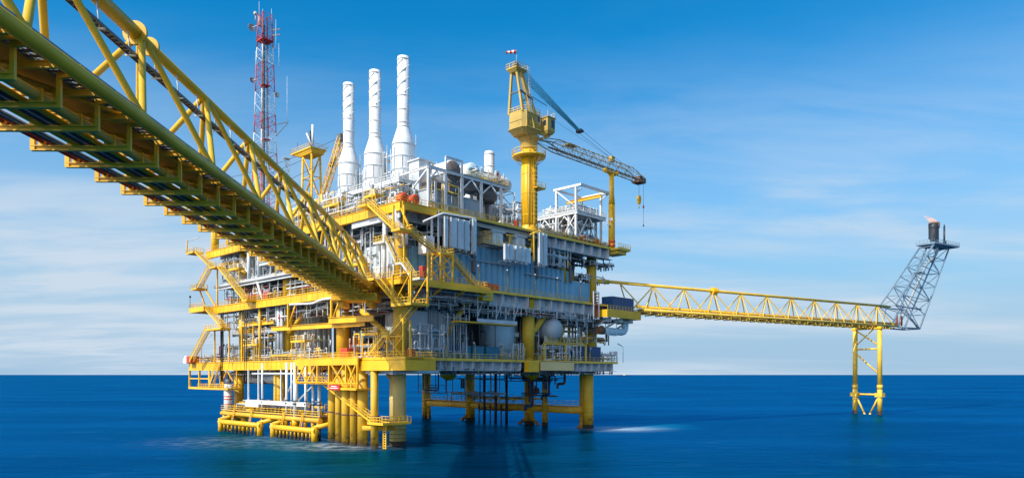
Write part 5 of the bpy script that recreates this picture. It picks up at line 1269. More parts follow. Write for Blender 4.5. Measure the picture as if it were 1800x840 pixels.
# ================================================================== PIPEWORK
def pipework(label, box, n, mats, r=(.07, .22), seed=1, long='v', valves=3, racks=3, posts=4, pmat='lgrey', trays=1):
    R = random.Random(seed); u0, v0, z0, u1, v1, z1 = box
    t = Thing('pipework', label, 'pipework', ((u0+u1)/2, (v0+v1)/2, z0))
    lv = [z0 + (z1-z0)*(k+.5)/racks for k in range(racks)]
    L = 1 if long == 'v' else 0
    lo, hi = (v0, v1) if L else (u0, u1); so_, si_ = (u0, u1) if L else (v0, v1)
    def P(a, b, z): return (b, a, z) if L else (a, b, z)
    for i in range(int(n*2.1)):
        rr = R.uniform(*r)*.85 * (1.6 if R.random() < .15 else 1); mt = R.choice(mats); kind = R.random()
        m = MB(); a = R.uniform(lo, hi); b = R.uniform(so_, si_); z = R.choice(lv) + R.uniform(-.5, .5)
        if kind < .45:      # long run with an offset and a drop
            a2 = min(hi, a + R.uniform(.35, .9)*(hi-lo)); a1 = max(lo, a - R.uniform(.1, .5)*(hi-lo)); b2 = R.uniform(so_, si_); z2 = R.choice([z0, z1, R.choice(lv)])
            m.path([P(a1, b, z), P(a, b, z), P(a, b2, z), P(a2, b2, z), P(a2, b2, z2)], rr, 8)
            pp = [P((a1+a)/2, b, z), P((a+a2)/2, b2, z)]
        elif kind < .8:     # riser
            a2 = a + R.uniform(-1, 1)*min(3, (hi-lo)*.3); a2 = max(lo, min(hi, a2)); zt = R.choice([z1, z, (z+z1)/2])
            m.path([P(a, b, z0), P(a, b, zt), P(a2, b, zt), P(a2, b, min(z1, zt+R.uniform(0, 2)))], rr, 8)
            pp = [P(a, b, (z0+zt)/2)]
        else:               # loop
            w = R.uniform(.8, 2.2); h = R.uniform(.8, 2.5); zl = R.uniform(z0, max(z0+.1, z1-h))
            m.path([P(a, b, zl), P(a, b, zl+h), P(min(hi, a+w), b, zl+h), P(min(hi, a+w), b, zl)], rr, 8)
            pp = [P(a, b, zl+h*.5)]
        o = t.part('pipe', m, mt)
        m = MB()
        for q in pp:
            if kind < .45:
                if L: m.tube((q[0], q[1]-.08, q[2]), (q[0], q[1]+.08, q[2]), rr*1.7, 8)
                else: m.tube((q[0]-.08, q[1], q[2]), (q[0]+.08, q[1], q[2]), rr*1.7, 8)
            else: m.tube((q[0], q[1], q[2]-.08), (q[0], q[1], q[2]+.08), rr*1.7, 8)
        t.part('flange', m, mt, o)
    for i in range(valves):
        a = R.uniform(lo, hi); b = R.uniform(so_, si_); z = z0 + R.uniform(.6, 1.4); c = P(a, b, z); m = MB()
        m.tube((c[0], c[1], z0), (c[0], c[1], z+.5), .09, 6).sphere(c, .26, 10, 6).tube((c[0]-.3, c[1], z), (c[0]+.3, c[1], z), .2, 8).lathe(c[0], c[1], [(.26, z+.55), (.3, z+.58), (.26, z+.61)], 12)
        t.part('valve', m, R.choice(['red', 'white', 'yellow', 'lgrey']) if mats[0] != 'vdark' else 'dark')
    for i in range(posts):
        a = lo + (hi-lo)*(i+.5)/posts; m = MB()
        m.beam(P(a, so_+.1, z0), P(a, so_+.1, z1), .16, .16); m.beam(P(a, si_-.1, z0), P(a, si_-.1, z1), .16, .16)
        for z in lv: m.beam(P(a, so_, z-.35), P(a, si_, z-.35), .12, .14)
        t.part('pipe_support', m, pmat)
    for i in range(trays):
        z = R.choice(lv)+.7; b = R.uniform(so_, si_); m = MB()
        x0, x1 = lo, hi
        if L: m.box(b-.25, x0, z, b+.25, x1, z+.05).box(b-.28, x0, z, b-.25, x1, z+.16).box(b+.25, x0, z, b+.28, x1, z+.16)
        else: m.box(x0, b-.25, z, x1, b+.25, z+.05).box(x0, b-.28, z, x1, b-.25, z+.16).box(x0, b+.25, z, x1, b+.28, z+.16)
        t.part('cable_tray', m, 'steel')
    return t
Wh = ['white', 'lgrey', 'white', 'stack', 'lgrey', 'steel', 'yellow']
Mx = ['white', 'lgrey', 'steel', 'maroon', 'cream', 'grey', 'fyellow', 'red']
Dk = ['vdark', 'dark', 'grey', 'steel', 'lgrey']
PW = [
 ('crowded white pipes at the far left of the middle deck above the yellow stairs', (1, 66, ZM+6, 9, 79, 45), 16, Wh, (.1, .35), 'v'),
 ('white and silver pipes right of the white stair on the left face', (1, 50, ZM+5, 9, 65, 45), 18, Wh, (.1, .38), 'v'),
 ('white pipes half hidden above the long pale pipe, left face', (1, 36, ZM+5, 9, 50, 45), 16, Wh, (.1, .3), 'v'),
 ('white pipes seen through the bridge diagonals on the left face', (1, 23, ZM+3, 9, 36, 45), 16, Wh, (.1, .3), 'v'),
 ('valves and small pipes at the left end of the middle deck behind the yellow girder', (.8, 63, ZM, 7, 78, ZM+4.6), 16, Mx, (.06, .2), 'v'),
 ('valves and small pipes in the middle of the left face on the middle deck', (.8, 46, ZM, 7, 62, ZM+4.6), 18, Mx, (.06, .2), 'v'),
 ('pale small pipes on the middle deck just left of the bridge end', (.8, 24, ZM, 7, 45, ZM+4.6), 20, Mx, (.06, .2), 'v'),
 ('grey pipes and brackets behind the two stairs near the corner, middle deck', (1.2, 10, ZM, 4.8, 23, 44), 16, ['grey', 'lgrey', 'steel', 'white'], (.08, .25), 'v'),
 ('dark tangle of pipes directly under the upper deck at the near corner', (1, 1, 40.4, 9, 16, 45.6), 18, ['grey', 'lgrey', 'dark', 'steel'], (.07, .2), 'v'),
 ('grey pipes directly under the upper deck behind the uppermost stair', (1, 16, 41, 8, 30, 45.6), 14, ['grey', 'lgrey', 'dark', 'white'], (.07, .22), 'v'),
 ('white pipes running under the middle deck at the left end of the platform', (.6, 60, 25.5, 9, 76, 30.4), 16, ['white', 'lgrey', 'steel', 'dark'], (.08, .25), 'v'),
 ('white and red pipes under the middle deck above the beige-grey enclosure', (.4, 42, 26.5, 8, 59, 30.4), 16, ['white', 'lgrey', 'maroon', 'steel'], (.08, .25), 'v'),
 ('dark red and white pipes under the middle deck over the short yellow beam', (.4, 24, 26.8, 8, 41, 30.4), 18, ['white', 'maroon', 'lgrey', 'steel', 'dark'], (.08, .25), 'v'),
 ('small dark pipes under the middle deck where the bridge lands', (.4, 6, 26.4, 8, 23, 30.4), 18, ['lgrey', 'steel', 'dark', 'maroon', 'yellow'], (.06, .2), 'v'),
 ('pale valve cluster at the left end of the lower deck', (.8, 66, ZL, 8, 80, ZL+5), 18, Mx, (.06, .22), 'v'),
 ('pale valves and manifolds left of the tall beige enclosure on the lower deck', (.8, 53, ZL, 8, 65, ZL+7), 20, Wh, (.08, .3), 'v'),
 ('slim upright pipes right of the beige-grey enclosure on the lower deck', (.8, 33, ZL, 6, 41, ZL+6), 12, Mx, (.06, .2), 'v'),
 ('green and grey pipes behind the lower deck railing near the dark red pump', (.8, 8, ZL, 6, 18, ZL+6), 14, ['grey', 'lgrey', 'teal', 'steel', 'yellow'], (.07, .22), 'v'),
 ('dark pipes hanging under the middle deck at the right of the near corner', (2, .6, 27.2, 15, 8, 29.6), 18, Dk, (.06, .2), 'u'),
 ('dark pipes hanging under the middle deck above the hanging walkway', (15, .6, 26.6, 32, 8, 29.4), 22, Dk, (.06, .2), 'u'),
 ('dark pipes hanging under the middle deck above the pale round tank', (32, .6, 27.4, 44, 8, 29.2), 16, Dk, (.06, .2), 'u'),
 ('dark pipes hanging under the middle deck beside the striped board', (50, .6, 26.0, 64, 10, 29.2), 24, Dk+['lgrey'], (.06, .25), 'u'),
 ('pale drop pipes and rods in front of the left teal tank', (12, 1, ZL, 19, 3, ZL+9.5), 9, ['lgrey', 'grey', 'steel', 'dark'], (.06, .16), 'u'),
 ('upright pipes between the fat pale tank and the yellow crane column', (40.4, 1, ZL, 42.6, 9, 30), 9, ['lgrey', 'grey', 'dark', 'rust'], (.08, .25), 'v'),
 ('white and orange pump piping below the round vessel end', (42.5, .8, ZL, 53, 8, ZL+4.2), 26, ['white', 'lgrey', 'orange', 'rust', 'steel', 'fyellow'], (.07, .22), 'u'),
 ('white piping between the support frame and the blue containers', (52, .8, ZL, 58, 8, ZL+6), 16, ['white', 'lgrey', 'steel', 'rust'], (.08, .3), 'u'),
 ('mixed piping above the blue containers on the lower deck', (54, .8, ZL+4.6, 70, 9, 29), 26, ['lgrey', 'steel', 'grey', 'dark', 'yellow'], (.07, .28), 'u'),
 ('low pipes along the right tip of the lower deck', (68, -.2, ZL, 72, 6, ZL+3), 9, ['lgrey', 'red', 'steel', 'white'], (.06, .16), 'u'),
 ('white pipes over the upper deck beside the leftmost stack', (2, 30, ZU+.1, 8, 46, 54), 16, Wh, (.08, .3), 'v'),
 ('white pipes over the upper deck under the middle stack', (2, 20, ZU+.1, 9, 30, 54), 16, Wh, (.08, .25), 'v'),
 ('white pipes over the upper deck under the nearest stack', (4, 7, ZU+.1, 13, 20, 54), 18, Wh+['dark'], (.08, .25), 'v'),
 ('tall white pipes and ladders right behind the nearest stack', (16, 14, ZU+.1, 22, 22, 62), 16, Wh, (.08, .25), 'v'),
 ('white pipes between leftmost and middle stacks', (12, 27, 54, 16, 33, 62), 12, ['white', 'lgrey', 'white'], (.07, .2), 'v'),
 ('white pipes between middle and nearest stacks', (12, 17, 54, 16, 22.5, 64), 12, ['white', 'lgrey', 'white'], (.07, .2), 'v'),
 ('dense white pipes left of the leftmost stack', (10, 40, ZU+.1, 16, 50, 58), 16, Wh, (.08, .4), 'v'),
 ('bright white pipe tangle between the portal frame and the crane', (33, 9, ZU+.1, 46, 20, 56), 34, ['white', 'lgrey', 'stack', 'steel', 'white'], (.08, .32), 'u'),
 ('grey pipes on the deck edge between portal frame and crane foot', (28, .6, ZU+.1, 34, 6, ZU+2.5), 10, ['dark', 'grey', 'vdark'], (.06, .2), 'u'),
 ('white pipe tangle under the first floor of the right top module', (61, 6.5, ZU+.1, 74, 19, 55.6), 34, Wh+['rust'], (.08, .28), 'v'),
 ('white pipe tangle on the upper floor of the right top module', (62.4, 7, 57, 74, 19, 59.4), 20, ['white', 'lgrey', 'rust', 'cream'], (.06, .2), 'u'),
 ('small coloured valves and pipes along the right edge of the upper deck', (43, .4, ZU+.1, 69, 4, ZU+1.9), 34, ['cream', 'white', 'rust', 'red', 'fyellow', 'lgrey'], (.05, .14), 'u'),
 ('pipes on the portal frame roof beside the brown drum', (24, 4, 58.2, 34, 11, 60), 12, Wh, (.06, .18), 'u'),
 ('thin pipes and rails among the tall pale panels under the upper deck', (9, .4, 42, 21, 3, 45.8), 10, ['grey', 'lgrey', 'dark'], (.06, .16), 'u'),
 ('dim grey pipes behind the fan housings under the upper deck', (22, 7, 42.2, 44, 12, 45.8), 16, ['grey', 'dark', 'lgrey'], (.07, .22), 'u'),
 ('pale pipes by the two tall panels under the crane', (42.8, .6, 40, 52, 3, 45), 12, ['lblue', 'lgrey', 'steel'], (.08, .22), 'u'),
 ('dark pipe run hung under the right end of the upper deck', (50, .4, 41.8, 72, 8, 44), 16, ['vdark', 'dark', 'lgrey', 'blue'], (.08, .25), 'u'),
 ('blue-black bent pipes by the yellow column at the right of the middle deck', (58, 2, ZM+5.8, 70, 8, 40), 10, ['vdark', 'navy', 'lgrey'], (.1, .3), 'u'),
]
for i, (lb, bx_, n, mats, rr, lg) in enumerate(PW):
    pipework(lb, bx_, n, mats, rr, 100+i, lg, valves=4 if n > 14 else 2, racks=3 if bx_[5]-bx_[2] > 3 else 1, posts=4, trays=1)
pipework('low white pipes on the upper deck between the crane column and the right top module', (46, 6, ZU+.1, 61, 18, ZU+3.6), 22, Wh, (.08, .25), 190, 'u')
EX = [
 ('pale thin hangers along the front of the middle deck edge, right of the yellow box', (24, -.2, 27.2, 44, .9, 29.0), 9, ['lgrey', 'steel', 'white', 'maroon'], (.05, .12), 'u', 1),
 ('pale thin hangers and conduits under the right end of the middle deck edge', (44, -.2, 27.2, 60, .9, 29.0), 8, ['lgrey', 'steel', 'white', 'maroon'], (.05, .12), 'u', 1),
 ('thin red and white lines below the X-braced stair tower', (3, -1.6, 28.4, 22, .6, 31.0), 14, ['lgrey', 'maroon', 'white', 'steel'], (.05, .1), 'u', 1),
 ('thin pale verticals in front of the smooth pale enclosure on the lower deck', (3, -.3, ZL, 12, 3, ZL+7), 14, ['lgrey', 'white', 'steel', 'teal'], (.05, .12), 'u', 2),
 ('light handrail-like piping in front of the fat pale round tank', (31, .2, ZL, 36, 3, ZL+4), 7, ['lgrey', 'fyellow', 'white'], (.04, .1), 'u', 1),
 ('jumble of small valves between orange cabinets on the middle deck', (.2, 50, ZM, 3, 64, ZM+2.6), 18, ['fyellow', 'white', 'red', 'lgrey'], (.05, .12), 'v', 1),
 ('jumble of small valves at the leftmost part of the lower deck', (-.1, 68, ZL, 3, 90, ZL+2.4), 18, ['fyellow', 'white', 'rust', 'lgrey'], (.05, .12), 'v', 1),
 ('jumble of small valves along the lower deck railing above the yellow beam box', (-.1, 29, ZL, 2.4, 50, ZL+2.8), 20, ['cream', 'white', 'lgrey', 'fyellow'], (.05, .14), 'v', 1),
 ('crowded small piping on the upper deck edge under the leftmost stack', (.2, 30, ZU+.1, 3, 46, ZU+3.5), 18, ['white', 'lgrey', 'cream', 'fyellow'], (.05, .14), 'v', 1),
 ('crowded small piping on the upper deck edge under the middle stack', (.2, 12, ZU+.1, 3, 29, ZU+3.5), 18, ['white', 'lgrey', 'cream', 'rust'], (.05, .14), 'v', 1),
 ('white ladders and pipes on the back of the stack frames', (16.5, 8, 55, 20, 13, 60), 12, ['white', 'lgrey'], (.05, .14), 'v', 2),
 ('pale pipe bundle climbing the grey-green enclosure inside the portal frame', (10, 3.6, ZU+.1, 20, 4.7, 54), 10, ['white', 'lgrey', 'fyellow'], (.05, .14), 'u', 2),
 ('rusty pipes and valves along the long horizontal leg brace', (62.6, 20, 6.2, 64.2, 48, 8.0), 12, ['rust', 'dark', 'fyellow'], (.06, .16), 'v', 1),
 ('yellow and rusty piping above the yellow boat landings', (-1, 26, 5.2, 1.5, 66, 8.0), 18, ['fyellow', 'rust', 'lgrey', 'yellow'], (.06, .18), 'v', 1),
 ('slender pale pipes dropping from the deck between the back legs', (50, 26, 6.5, 58, 44, 15), 9, ['grey', 'lgrey', 'dark'], (.08, .2), 'v', 2),
 ('slender dark pipes dropping from the deck near the rightmost legs', (58, 10, 6.5, 63, 22, 15), 9, ['dark', 'navy', 'rust'], (.1, .25), 'v', 2),
]
for i, (lb, bx_, n, mats, rr, lg, rk) in enumerate(EX):
    pipework(lb, bx_, n, mats, rr, 500+i, lg, valves=3 if bx_[2] in (ZL, ZM) else 0, racks=rk, posts=3 if bx_[2] > 10 else 0, trays=0 if bx_[2] < 10 else 1)
AP = [
 (-.6, 40, 47, 41.2, 'small yellow access platform high on the left face, half behind the bridge', 4.0),
 (-.6, 26, 33, 40.6, 'small yellow access platform seen between the last bridge diagonals', 3.4),
 (-.6, 65, 71, 41.0, 'small yellow access platform above the middle left stair', 3.6),
 (-.4, 12, 17.5, 36.6, 'small yellow access platform in front of the dark grey upright tubes', 4.4),
 (-.4, 56, 63, 21.4, 'small yellow access platform among the pale valves of the lower deck', 4.0),
 (-.4, 34, 40, 21.6, 'small yellow access platform left of the long yellow beam on the lower deck', 4.2),
 (-.3, 7, 12.5, 22.2, 'small yellow access platform beside the red pump on the lower deck', 4.8),
 (.6, 22, 28, 50.6, 'small yellow access platform under the middle white stack', 3.4),
 (.6, 37, 43, 50.6, 'small yellow access platform under the leftmost white stack', 3.4),
 (.6, 9, 13, 50.2, 'small yellow access platform above the upper end of the first stair', 3.0),
]
for u, v0, v1, z, lb, hh in AP:
    t = Thing('access_platform', lb, 'platform', (u, (v0+v1)/2, z), group='small yellow access platforms')
    t.part('deck', MB().box(u, v0, z-.2, u+2.0, v1, z).beam((u, v0, z-.15), (u, v1, z-.15), .12, .36), 'yellow')
    t.part('railing', MB().rail([(u+2, v0, z), (u, v0, z), (u, v1, z), (u+2, v1, z)], sp=1.1), 'fyellow')
    for v in (v0+.2, v1-.2): t.part('leg', MB().beam((u+.15, v, z-hh), (u+.15, v, z-.2), .16, .16), 'yellow')
    t.part('ladder', MB().ladder((u-.1, v0+1, z-hh), (u-.1, v0+1, z+1.1), .5, (0, 1, 0), .04), 'fyellow')
    m = MB()
    for k in range(3): v = v0+(v1-v0)*(k+.5)/3; m.box(u+.7, v-.5, z, u+1.7, v+.4, z+.9+.3*(k % 2))
    t.part('cabinet', MB().box(u+.8, v0+1.5, z, u+1.7, v0+2.8, z+1.4), 'lgrey')
# underside of the lower deck: dark drain pipes and hanging trays
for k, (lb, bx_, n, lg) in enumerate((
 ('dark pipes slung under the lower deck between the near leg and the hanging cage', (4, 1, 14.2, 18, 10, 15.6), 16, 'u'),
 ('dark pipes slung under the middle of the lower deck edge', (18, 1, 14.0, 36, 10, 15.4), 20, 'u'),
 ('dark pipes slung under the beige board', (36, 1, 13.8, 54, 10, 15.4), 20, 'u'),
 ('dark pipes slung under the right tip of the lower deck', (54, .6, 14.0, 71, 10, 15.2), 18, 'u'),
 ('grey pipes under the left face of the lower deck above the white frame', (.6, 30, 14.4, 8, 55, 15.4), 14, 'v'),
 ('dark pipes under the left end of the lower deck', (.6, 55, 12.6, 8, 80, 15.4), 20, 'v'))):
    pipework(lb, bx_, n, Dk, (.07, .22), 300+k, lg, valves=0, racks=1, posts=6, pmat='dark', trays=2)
t = Thing('ballast_vessel', 'long grey horizontal tank slung under the left end of the lower deck', 'tank', (5, 66, 12.6))
t.part('shell', MB().lathe(5, 0, [(.3, 54), (1.5, 54.6), (1.7, 55.4), (1.7, 78), (1.5, 79), (.3, 79.4)], 24, True, 'y', 13.4), 'lgrey')
t.part('strap', MB().box(3.2, 60, 11.6, 6.8, 60.3, 15).box(3.2, 72, 11.6, 6.8, 72.3, 15), 'dark')
# equipment hanging over the sea between the two leg groups
for k, (u, v, w, z0, lb, c) in enumerate(((52, 58, 9, 8.6, 'dark pipe cage hanging under the deck between the two back legs', 'dark'), (60, 30, 15, 12.2, 'long rail walkway hung under the deck between the back legs and the right legs', 'dark'))):
    t = Thing('hanging_cage', lb, 'cage', (u, v, z0))
    m = MB()
    for a in (0, w/2, w):
        for b in (0, 3): m.beam((u-a*.0+b, v-a, z0), (u+b, v-a, 15.4), .16, .16)
    for z in (z0, z0+2.2): m.beam((u, v, z), (u, v-w, z), .14, .14).beam((u+3, v, z), (u+3, v-w, z), .14, .14)
    t.part('frame', m, c); t.part('floor', MB().box(u, v-w, z0-.1, u+3, v, z0), 'grate')
    t.part('railing', MB().rail([(u, v, z0), (u, v-w, z0)], sp=1.3), 'grey')
    t.part('pipe', MB().path([(u+1, v-1, 15), (u+1, v-1, z0+.8), (u+1, v-w+1, z0+.8), (u+1, v-w+1, 15)], .22, 8).path([(u+2, v-2, 15), (u+2, v-2, z0+1.5), (u+2, v-w+2, z0+1.5)], .16, 8), 'dark')
t = Thing('brace_walkway', 'thin railed walkway along the top of the long horizontal leg brace', 'walkway', (64, 36, 6))
t.part('deck', MB().box(63.2, 6, 5.95, 64.6, 68, 6.02), 'rust'); t.part('railing', MB().rail([(63.2, 68, 6.0), (63.2, 6, 5.9)], sp=2.0, h=1.2), 'fyellow')
t.part('ladder', MB().ladder((62.9, 5, -1), (62.9, 5, 6), .6, (0, 1, 0)).ladder((62.7, 66, -1), (62.7, 66, 6), .6, (0, 1, 0)), 'yellow')
for k, v in enumerate((30.5, 32.6, 34.8, 37.0, 39.4, 41.6)):
    t = Thing('caisson', ['first', 'second', 'third', 'fourth', 'fifth', 'sixth'][k] + ' dark drop pipe from the right leg group along the long horizontal brace', 'pipe', (61.5, v, 0), group='dark drop pipes under the long brace')
    t.part('pipe', MB().tube((61.5, v, -3), (61.5, v, 5.4 if k % 2 else 14.5), .22 if k % 2 else .42, 10), 'vdark'); t.part('clamp', MB().box(61.2, v-.4, 3.6, 63.6, v+.4, 3.9), 'rust')
for k, (u, v, r, mt, lb) in enumerate(((60, 19.5, .45, 'navy', 'dark blue dropping pipe left of the rightmost legs'), (60, 13.5, .3, 'navy', 'thinner dark blue bent pipe between the right legs'), (66, 13.0, .35, 'rust', 'rusty pipe hanging short beside the rightmost leg'))):
    solo('drop_pipe', MB().path([(u, v, 15), (u, v, 5.5+k*3), (u, v+2.5, 5.5+k*3), (u, v+2.5, 4.2+k*3)], r, 10), mt, lb, 'pipe', (u, v, 4.5))
for k, (u, v) in enumerate(((30, 20), (56, 16), (8, 12))):
    solo('sump_tank', MB().lathe(u, v, [(.6, 12.6), (2.0, 13.6), (2.1, 15.6)], 20), 'yellow', ['yellow cone sump under the middle of the lower deck', 'yellow cone sump under the beige board', 'yellow cone sump right beside the near leg top'][k], 'tank', (u, v, 12.6))

# ---- dark red pump group
t = Thing('fire_pump', 'dark red fire pump with an upright red cylinder on the lower deck', 'pump', (5, 25, ZL))
t.part('cylinder', MB().lathe(5, 27.4, [(.75, ZL+.2), (.8, ZL+3.6), (.5, ZL+4.2)], 18), 'maroon')
t.part('motor', MB().lathe(5, 0, [(.4, 18), (1.5, 18.4), (1.5, 24), (.9, 24.6)], 22, True, 'y', ZL+2.6), 'maroon')
t.part('hopper', MB().box(4, 19, ZL+3.6, 7, 24, ZL+5.0), 'maroon'); t.part('base', MB().box(3, 17, ZL, 7, 28.5, ZL+.6), 'dark')
# long pale pipe and ledge along the left face of the middle level
solo('long_pipe', MB().tube((.2, 80, 37.4), (.2, 26, 37.4), .42, 12).beam((.2, 80, 36.6), (.2, 28, 36.6), .2, .3), 'lgrey', 'long pale grey pipe running level along the left face above the middle deck', 'pipe', (.2, 53, 37.4))
for k, v in enumerate((57.2, 48.2, 44)):
    solo('riser_pipe', MB().path([(.9, v, 37.6), (.9, v, 43.4+(k == 0)*1.5), (3, v, 43.4+(k == 0)*1.5)], .62 if k < 2 else .4, 14, 1.2), 'lgrey', ['thick silver upright pipe above the long pale pipe, left one', 'thick silver bent pipe standing on the long pale pipe, middle one', 'thinner silver bent pipe standing on the long pale pipe, right one'][k], 'pipe', (.9, v, 37.6))
solo('riser_pipe', MB().tube((.6, 62, 37), (.6, 62, 45), .45, 14), 'lgrey', 'tall pale pipe rising left of the white stair', 'pipe', (.6, 62, 37))
solo('long_pipe', MB().path([(-.6, 40, 30.0), (-.6, 30, 29.6), (-.6, 27, 30.2), (-.6, 10, 30.2)], .26, 10, 1.5), 'white', 'white pipe with a kink running just under the yellow girder near the bridge end', 'pipe', (-.6, 25, 30))
t = Thing('red_riser', 'short rusty red pipe piece with flanges hanging under the girder', 'pipe', (-.8, 22, 27))
t.part('pipe', MB().tube((-.9, 17, ZM-.4), (-.9, 17, 27.0), .5, 12), 'maroon'); t.part('flange', MB().tube((-.9, 17, 27.6), (-.9, 17, 27.9), .75, 12).tube((-.9, 17, 30), (-.9, 17, 30.3), .75, 12), 'rust')
for k, (v, c, r) in enumerate(((47.8, 'grey', .55), (46.4, 'grey', .4), (62, 'vdark', .14), (61, 'vdark', .14), (75, 'vdark', .22), (74, 'vdark', .2))):
    solo('riser_pipe', MB().tube((-.5 if c == 'vdark' else 1.0, v, ZL - (5 if c == 'vdark' else -.1)), (-.5 if c == 'vdark' else 1.0, v, 30.2), r, 10), c,
         ['thick grey upright pipe left of the tall beige-grey enclosure', 'slimmer grey upright pipe left of the tall beige-grey enclosure', 'left one of the thin twin black pipes in the middle of the left face', 'right one of the thin twin black pipes in the middle of the left face', 'left one of the black pipe pair by the left lower stairs', 'right one of the black pipe pair by the left lower stairs'][k], 'pipe', (0, v, ZL))
# ---- hanging white frame
t = Thing('service_gantry', 'long white frame hanging low over the water below the left end of the lower deck', 'frame', (-2, 44, 7))
for v in (57, 52, 41.4, 30.4): t.part('post', MB().beam((-2, v, 7.2), (-2, v, ZL-1.8), .3, .3), 'white')
t.part('tray', MB().box(-2.5, 30, 7.0, -1.5, 57.4, 7.9).box(-2.6, 51, 6.3, -1.4, 57.6, 6.95), 'white')
t.part('brace', MB().tube((-2, 34, 8.2), (-2, 22, 14.8), .2, 8).tube((-2, 40, 8.2), (-2, 34, 14.8), .16, 8).tube((-2, 55, 14.2), (-2, 27, 14.2), .25, 8), 'lgrey')
# ---- risers (thin white) through the boat landing
for k, (v, r) in enumerate(((49.6, .22), (38.4, .3), (34.5, .55), (30.4, .26), (27.4, .28), (25.0, .34), (36.4, .16))):
    t = Thing('riser', ['leftmost thin white riser behind the white hanging frame', 'thin white riser left of the thick banded riser', 'thickest white riser with dark bands', 'thin white riser right of the thick banded riser', 'left one of the close white riser pair beside the yellow piles', 'right one of the close white riser pair beside the yellow piles', 'hair-thin white riser between the banded riser and its left neighbour'][k], 'riser', (-2.3, v, 0), group='white risers')
    t.part('pipe', MB().tube((-2.3, v, 4.2), (-2.3, v, ZL-.4), r, 12), 'white')
    t.part('lower_sleeve', MB().tube((-2.3, v, 2.4), (-2.3, v, 4.4), r*1.5, 12), 'yellow'); t.part('wet_end', MB().tube((-2.3, v, -3), (-2.3, v, 2.4), r*1.15, 12), 'growth')
    t.part('band', MB().tube((-2.3, v, 7.4), (-2.3, v, 7.7), r*1.35, 12).tube((-2.3, v, 8.1), (-2.3, v, 8.3), r*1.3, 12), 'vdark')
t = Thing('riser', 'stout white caisson with orange bands at the far left leg', 'riser', (-1.6, 69, 0))
t.part('pipe', MB().tube((-1.6, 68.6, 3.4), (-1.6, 68.6, 11.6), 1.05, 20), 'white'); t.part('band', MB().tube((-1.6, 68.6, 7.6), (-1.6, 68.6, 7.9), 1.08, 20).tube((-1.6, 68.6, 8.3), (-1.6, 68.6, 8.6), 1.08, 20).tube((-1.6, 68.6, 6.4), (-1.6, 68.6, 6.6), 1.08, 20), 'orange')
t.part('cap', MB().tube((-1.6, 68.6, 11.6), (-1.6, 68.6, 12.8), .7, 16), 'dark'); t.part('wet_end', MB().tube((-1.6, 68.6, -3), (-1.6, 68.6, 3.4), 1.0, 20), 'growth')
# ---- thick yellow piles
for k, (u, v, r, lb) in enumerate(((-1.2, 21.6, .95, 'leftmost of the thick yellow piles in front of the left leg group'), (-2.5, 17.3, .72, 'second thick yellow pile from the left, slimmer than its neighbours'), (-4.2, 12.2, .86, 'third thick yellow pile from the left'), (-3.9, 10.0, .74, 'fourth thick yellow pile, tight between two others'), (-3.2, 7.9, 1.05, 'fattest yellow pile, behind the descending stair'), (-4.3, 2.6, .72, 'slim lone yellow pile just left of the big faded leg'))):
    t = Thing('pile', lb, 'pile', (u, v, 0), group='thick yellow piles by the near leg')
    t.part('shaft', MB().tube((u, v, .55), (u, v, ZL-.4 if k != 5 else ZL-.4), r, 20), 'leg')
    m = MB()
    for z in ((6.1,) if k else (6.2, 11)): m.lathe(u, v, [(r, z-.14), (r+.1, z-.12), (r+.1, z+.12), (r, z+.14)], 20, False)
    t.part('flange', m, 'rust'); t.part('wet_end', MB().tube((u, v, -4), (u, v, .55), r+.03, 20), 'growth')
# ---- boat landing fenders
def fender(v0, v1, u, z, n, label, r=.62):
    t = Thing('boat_landing', label, 'boat landing', (u, (v0+v1)/2, 0), group='yellow boat landing fenders')
    t.part('rail_tube', MB().tube((u, v0+.6, z), (u, v1-.6, z), r, 14).tube((u, v0, -.2), (u, v0, z+.9), r*1.05, 14).tube((u, v1, -.2), (u, v1, z+.9), r*1.05, 14), 'yellow')
    for i in range(n):
        v = v0 + (v1-v0)*(i+1)/(n+1); t.part('stub', MB().tube((u, v, .7), (u, v, z), .26, 10), 'yellow')
        t.part('wet_stub', MB().tube((u, v, -1), (u, v, .7), .28, 10), 'growth')
    t.part('tie', MB().tube((u, v0-.1, z+.6), (2.2, v0+1, z+2.0), .5, 12).tube((u, v1+.1, z+.6), (2.2, v1-1, z+2.0), .5, 12), 'yellow')
    return t
fender(65.4, 45.6, -5, 2.3, 9, 'left yellow boat landing fender, a tube on short stubs at the waterline')
fender(40.6, 23.4, -4.4, 2.2, 10, 'right yellow boat landing fender between the white risers and the piles')
fender(72, 62, -.6, 3.8, 0, 'short yellow tube piece behind the left boat landing', .8)
t = Thing('landing_walkway', 'railed yellow walkway just above the water along the left leg group', 'walkway', (-1, 48, 5.4))
t.part('deck', MB().box(-2.8, 24, 4.9, 1, 70, 5.05), 'rust'); t.part('edge_tube', MB().tube((-2.6, 24, 4.2), (-2.6, 70, 4.2), .55, 12).tube((.4, 24, 4.2), (.4, 70, 4.2), .8, 12), 'leg')
t.part('railing', MB().rail([(-2.8, 24, 5.05), (-2.8, 70, 5.05), (1, 70, 5.05)], sp=1.7), 'fyellow'); 
for v in (30, 38, 53, 62): t.part('ladder', MB().ladder((-4.2, v, .2), (-3.2, v, 5.6), .7, (0, 1, 0), .07), 'yellow')
t = Thing('landing_walkway', 'small rusty yellow walkway between the slim pile and the big faded leg', 'walkway', (0, 4, 5))
t.part('deck', MB().box(-3.4, -.8, 4.8, 2, 6, 5.0), 'rust'); t.part('railing', MB().rail([(-3.4, 6, 5), (-3.4, -.8, 5), (1, -.8, 5)], sp=1.2), 'fyellow')
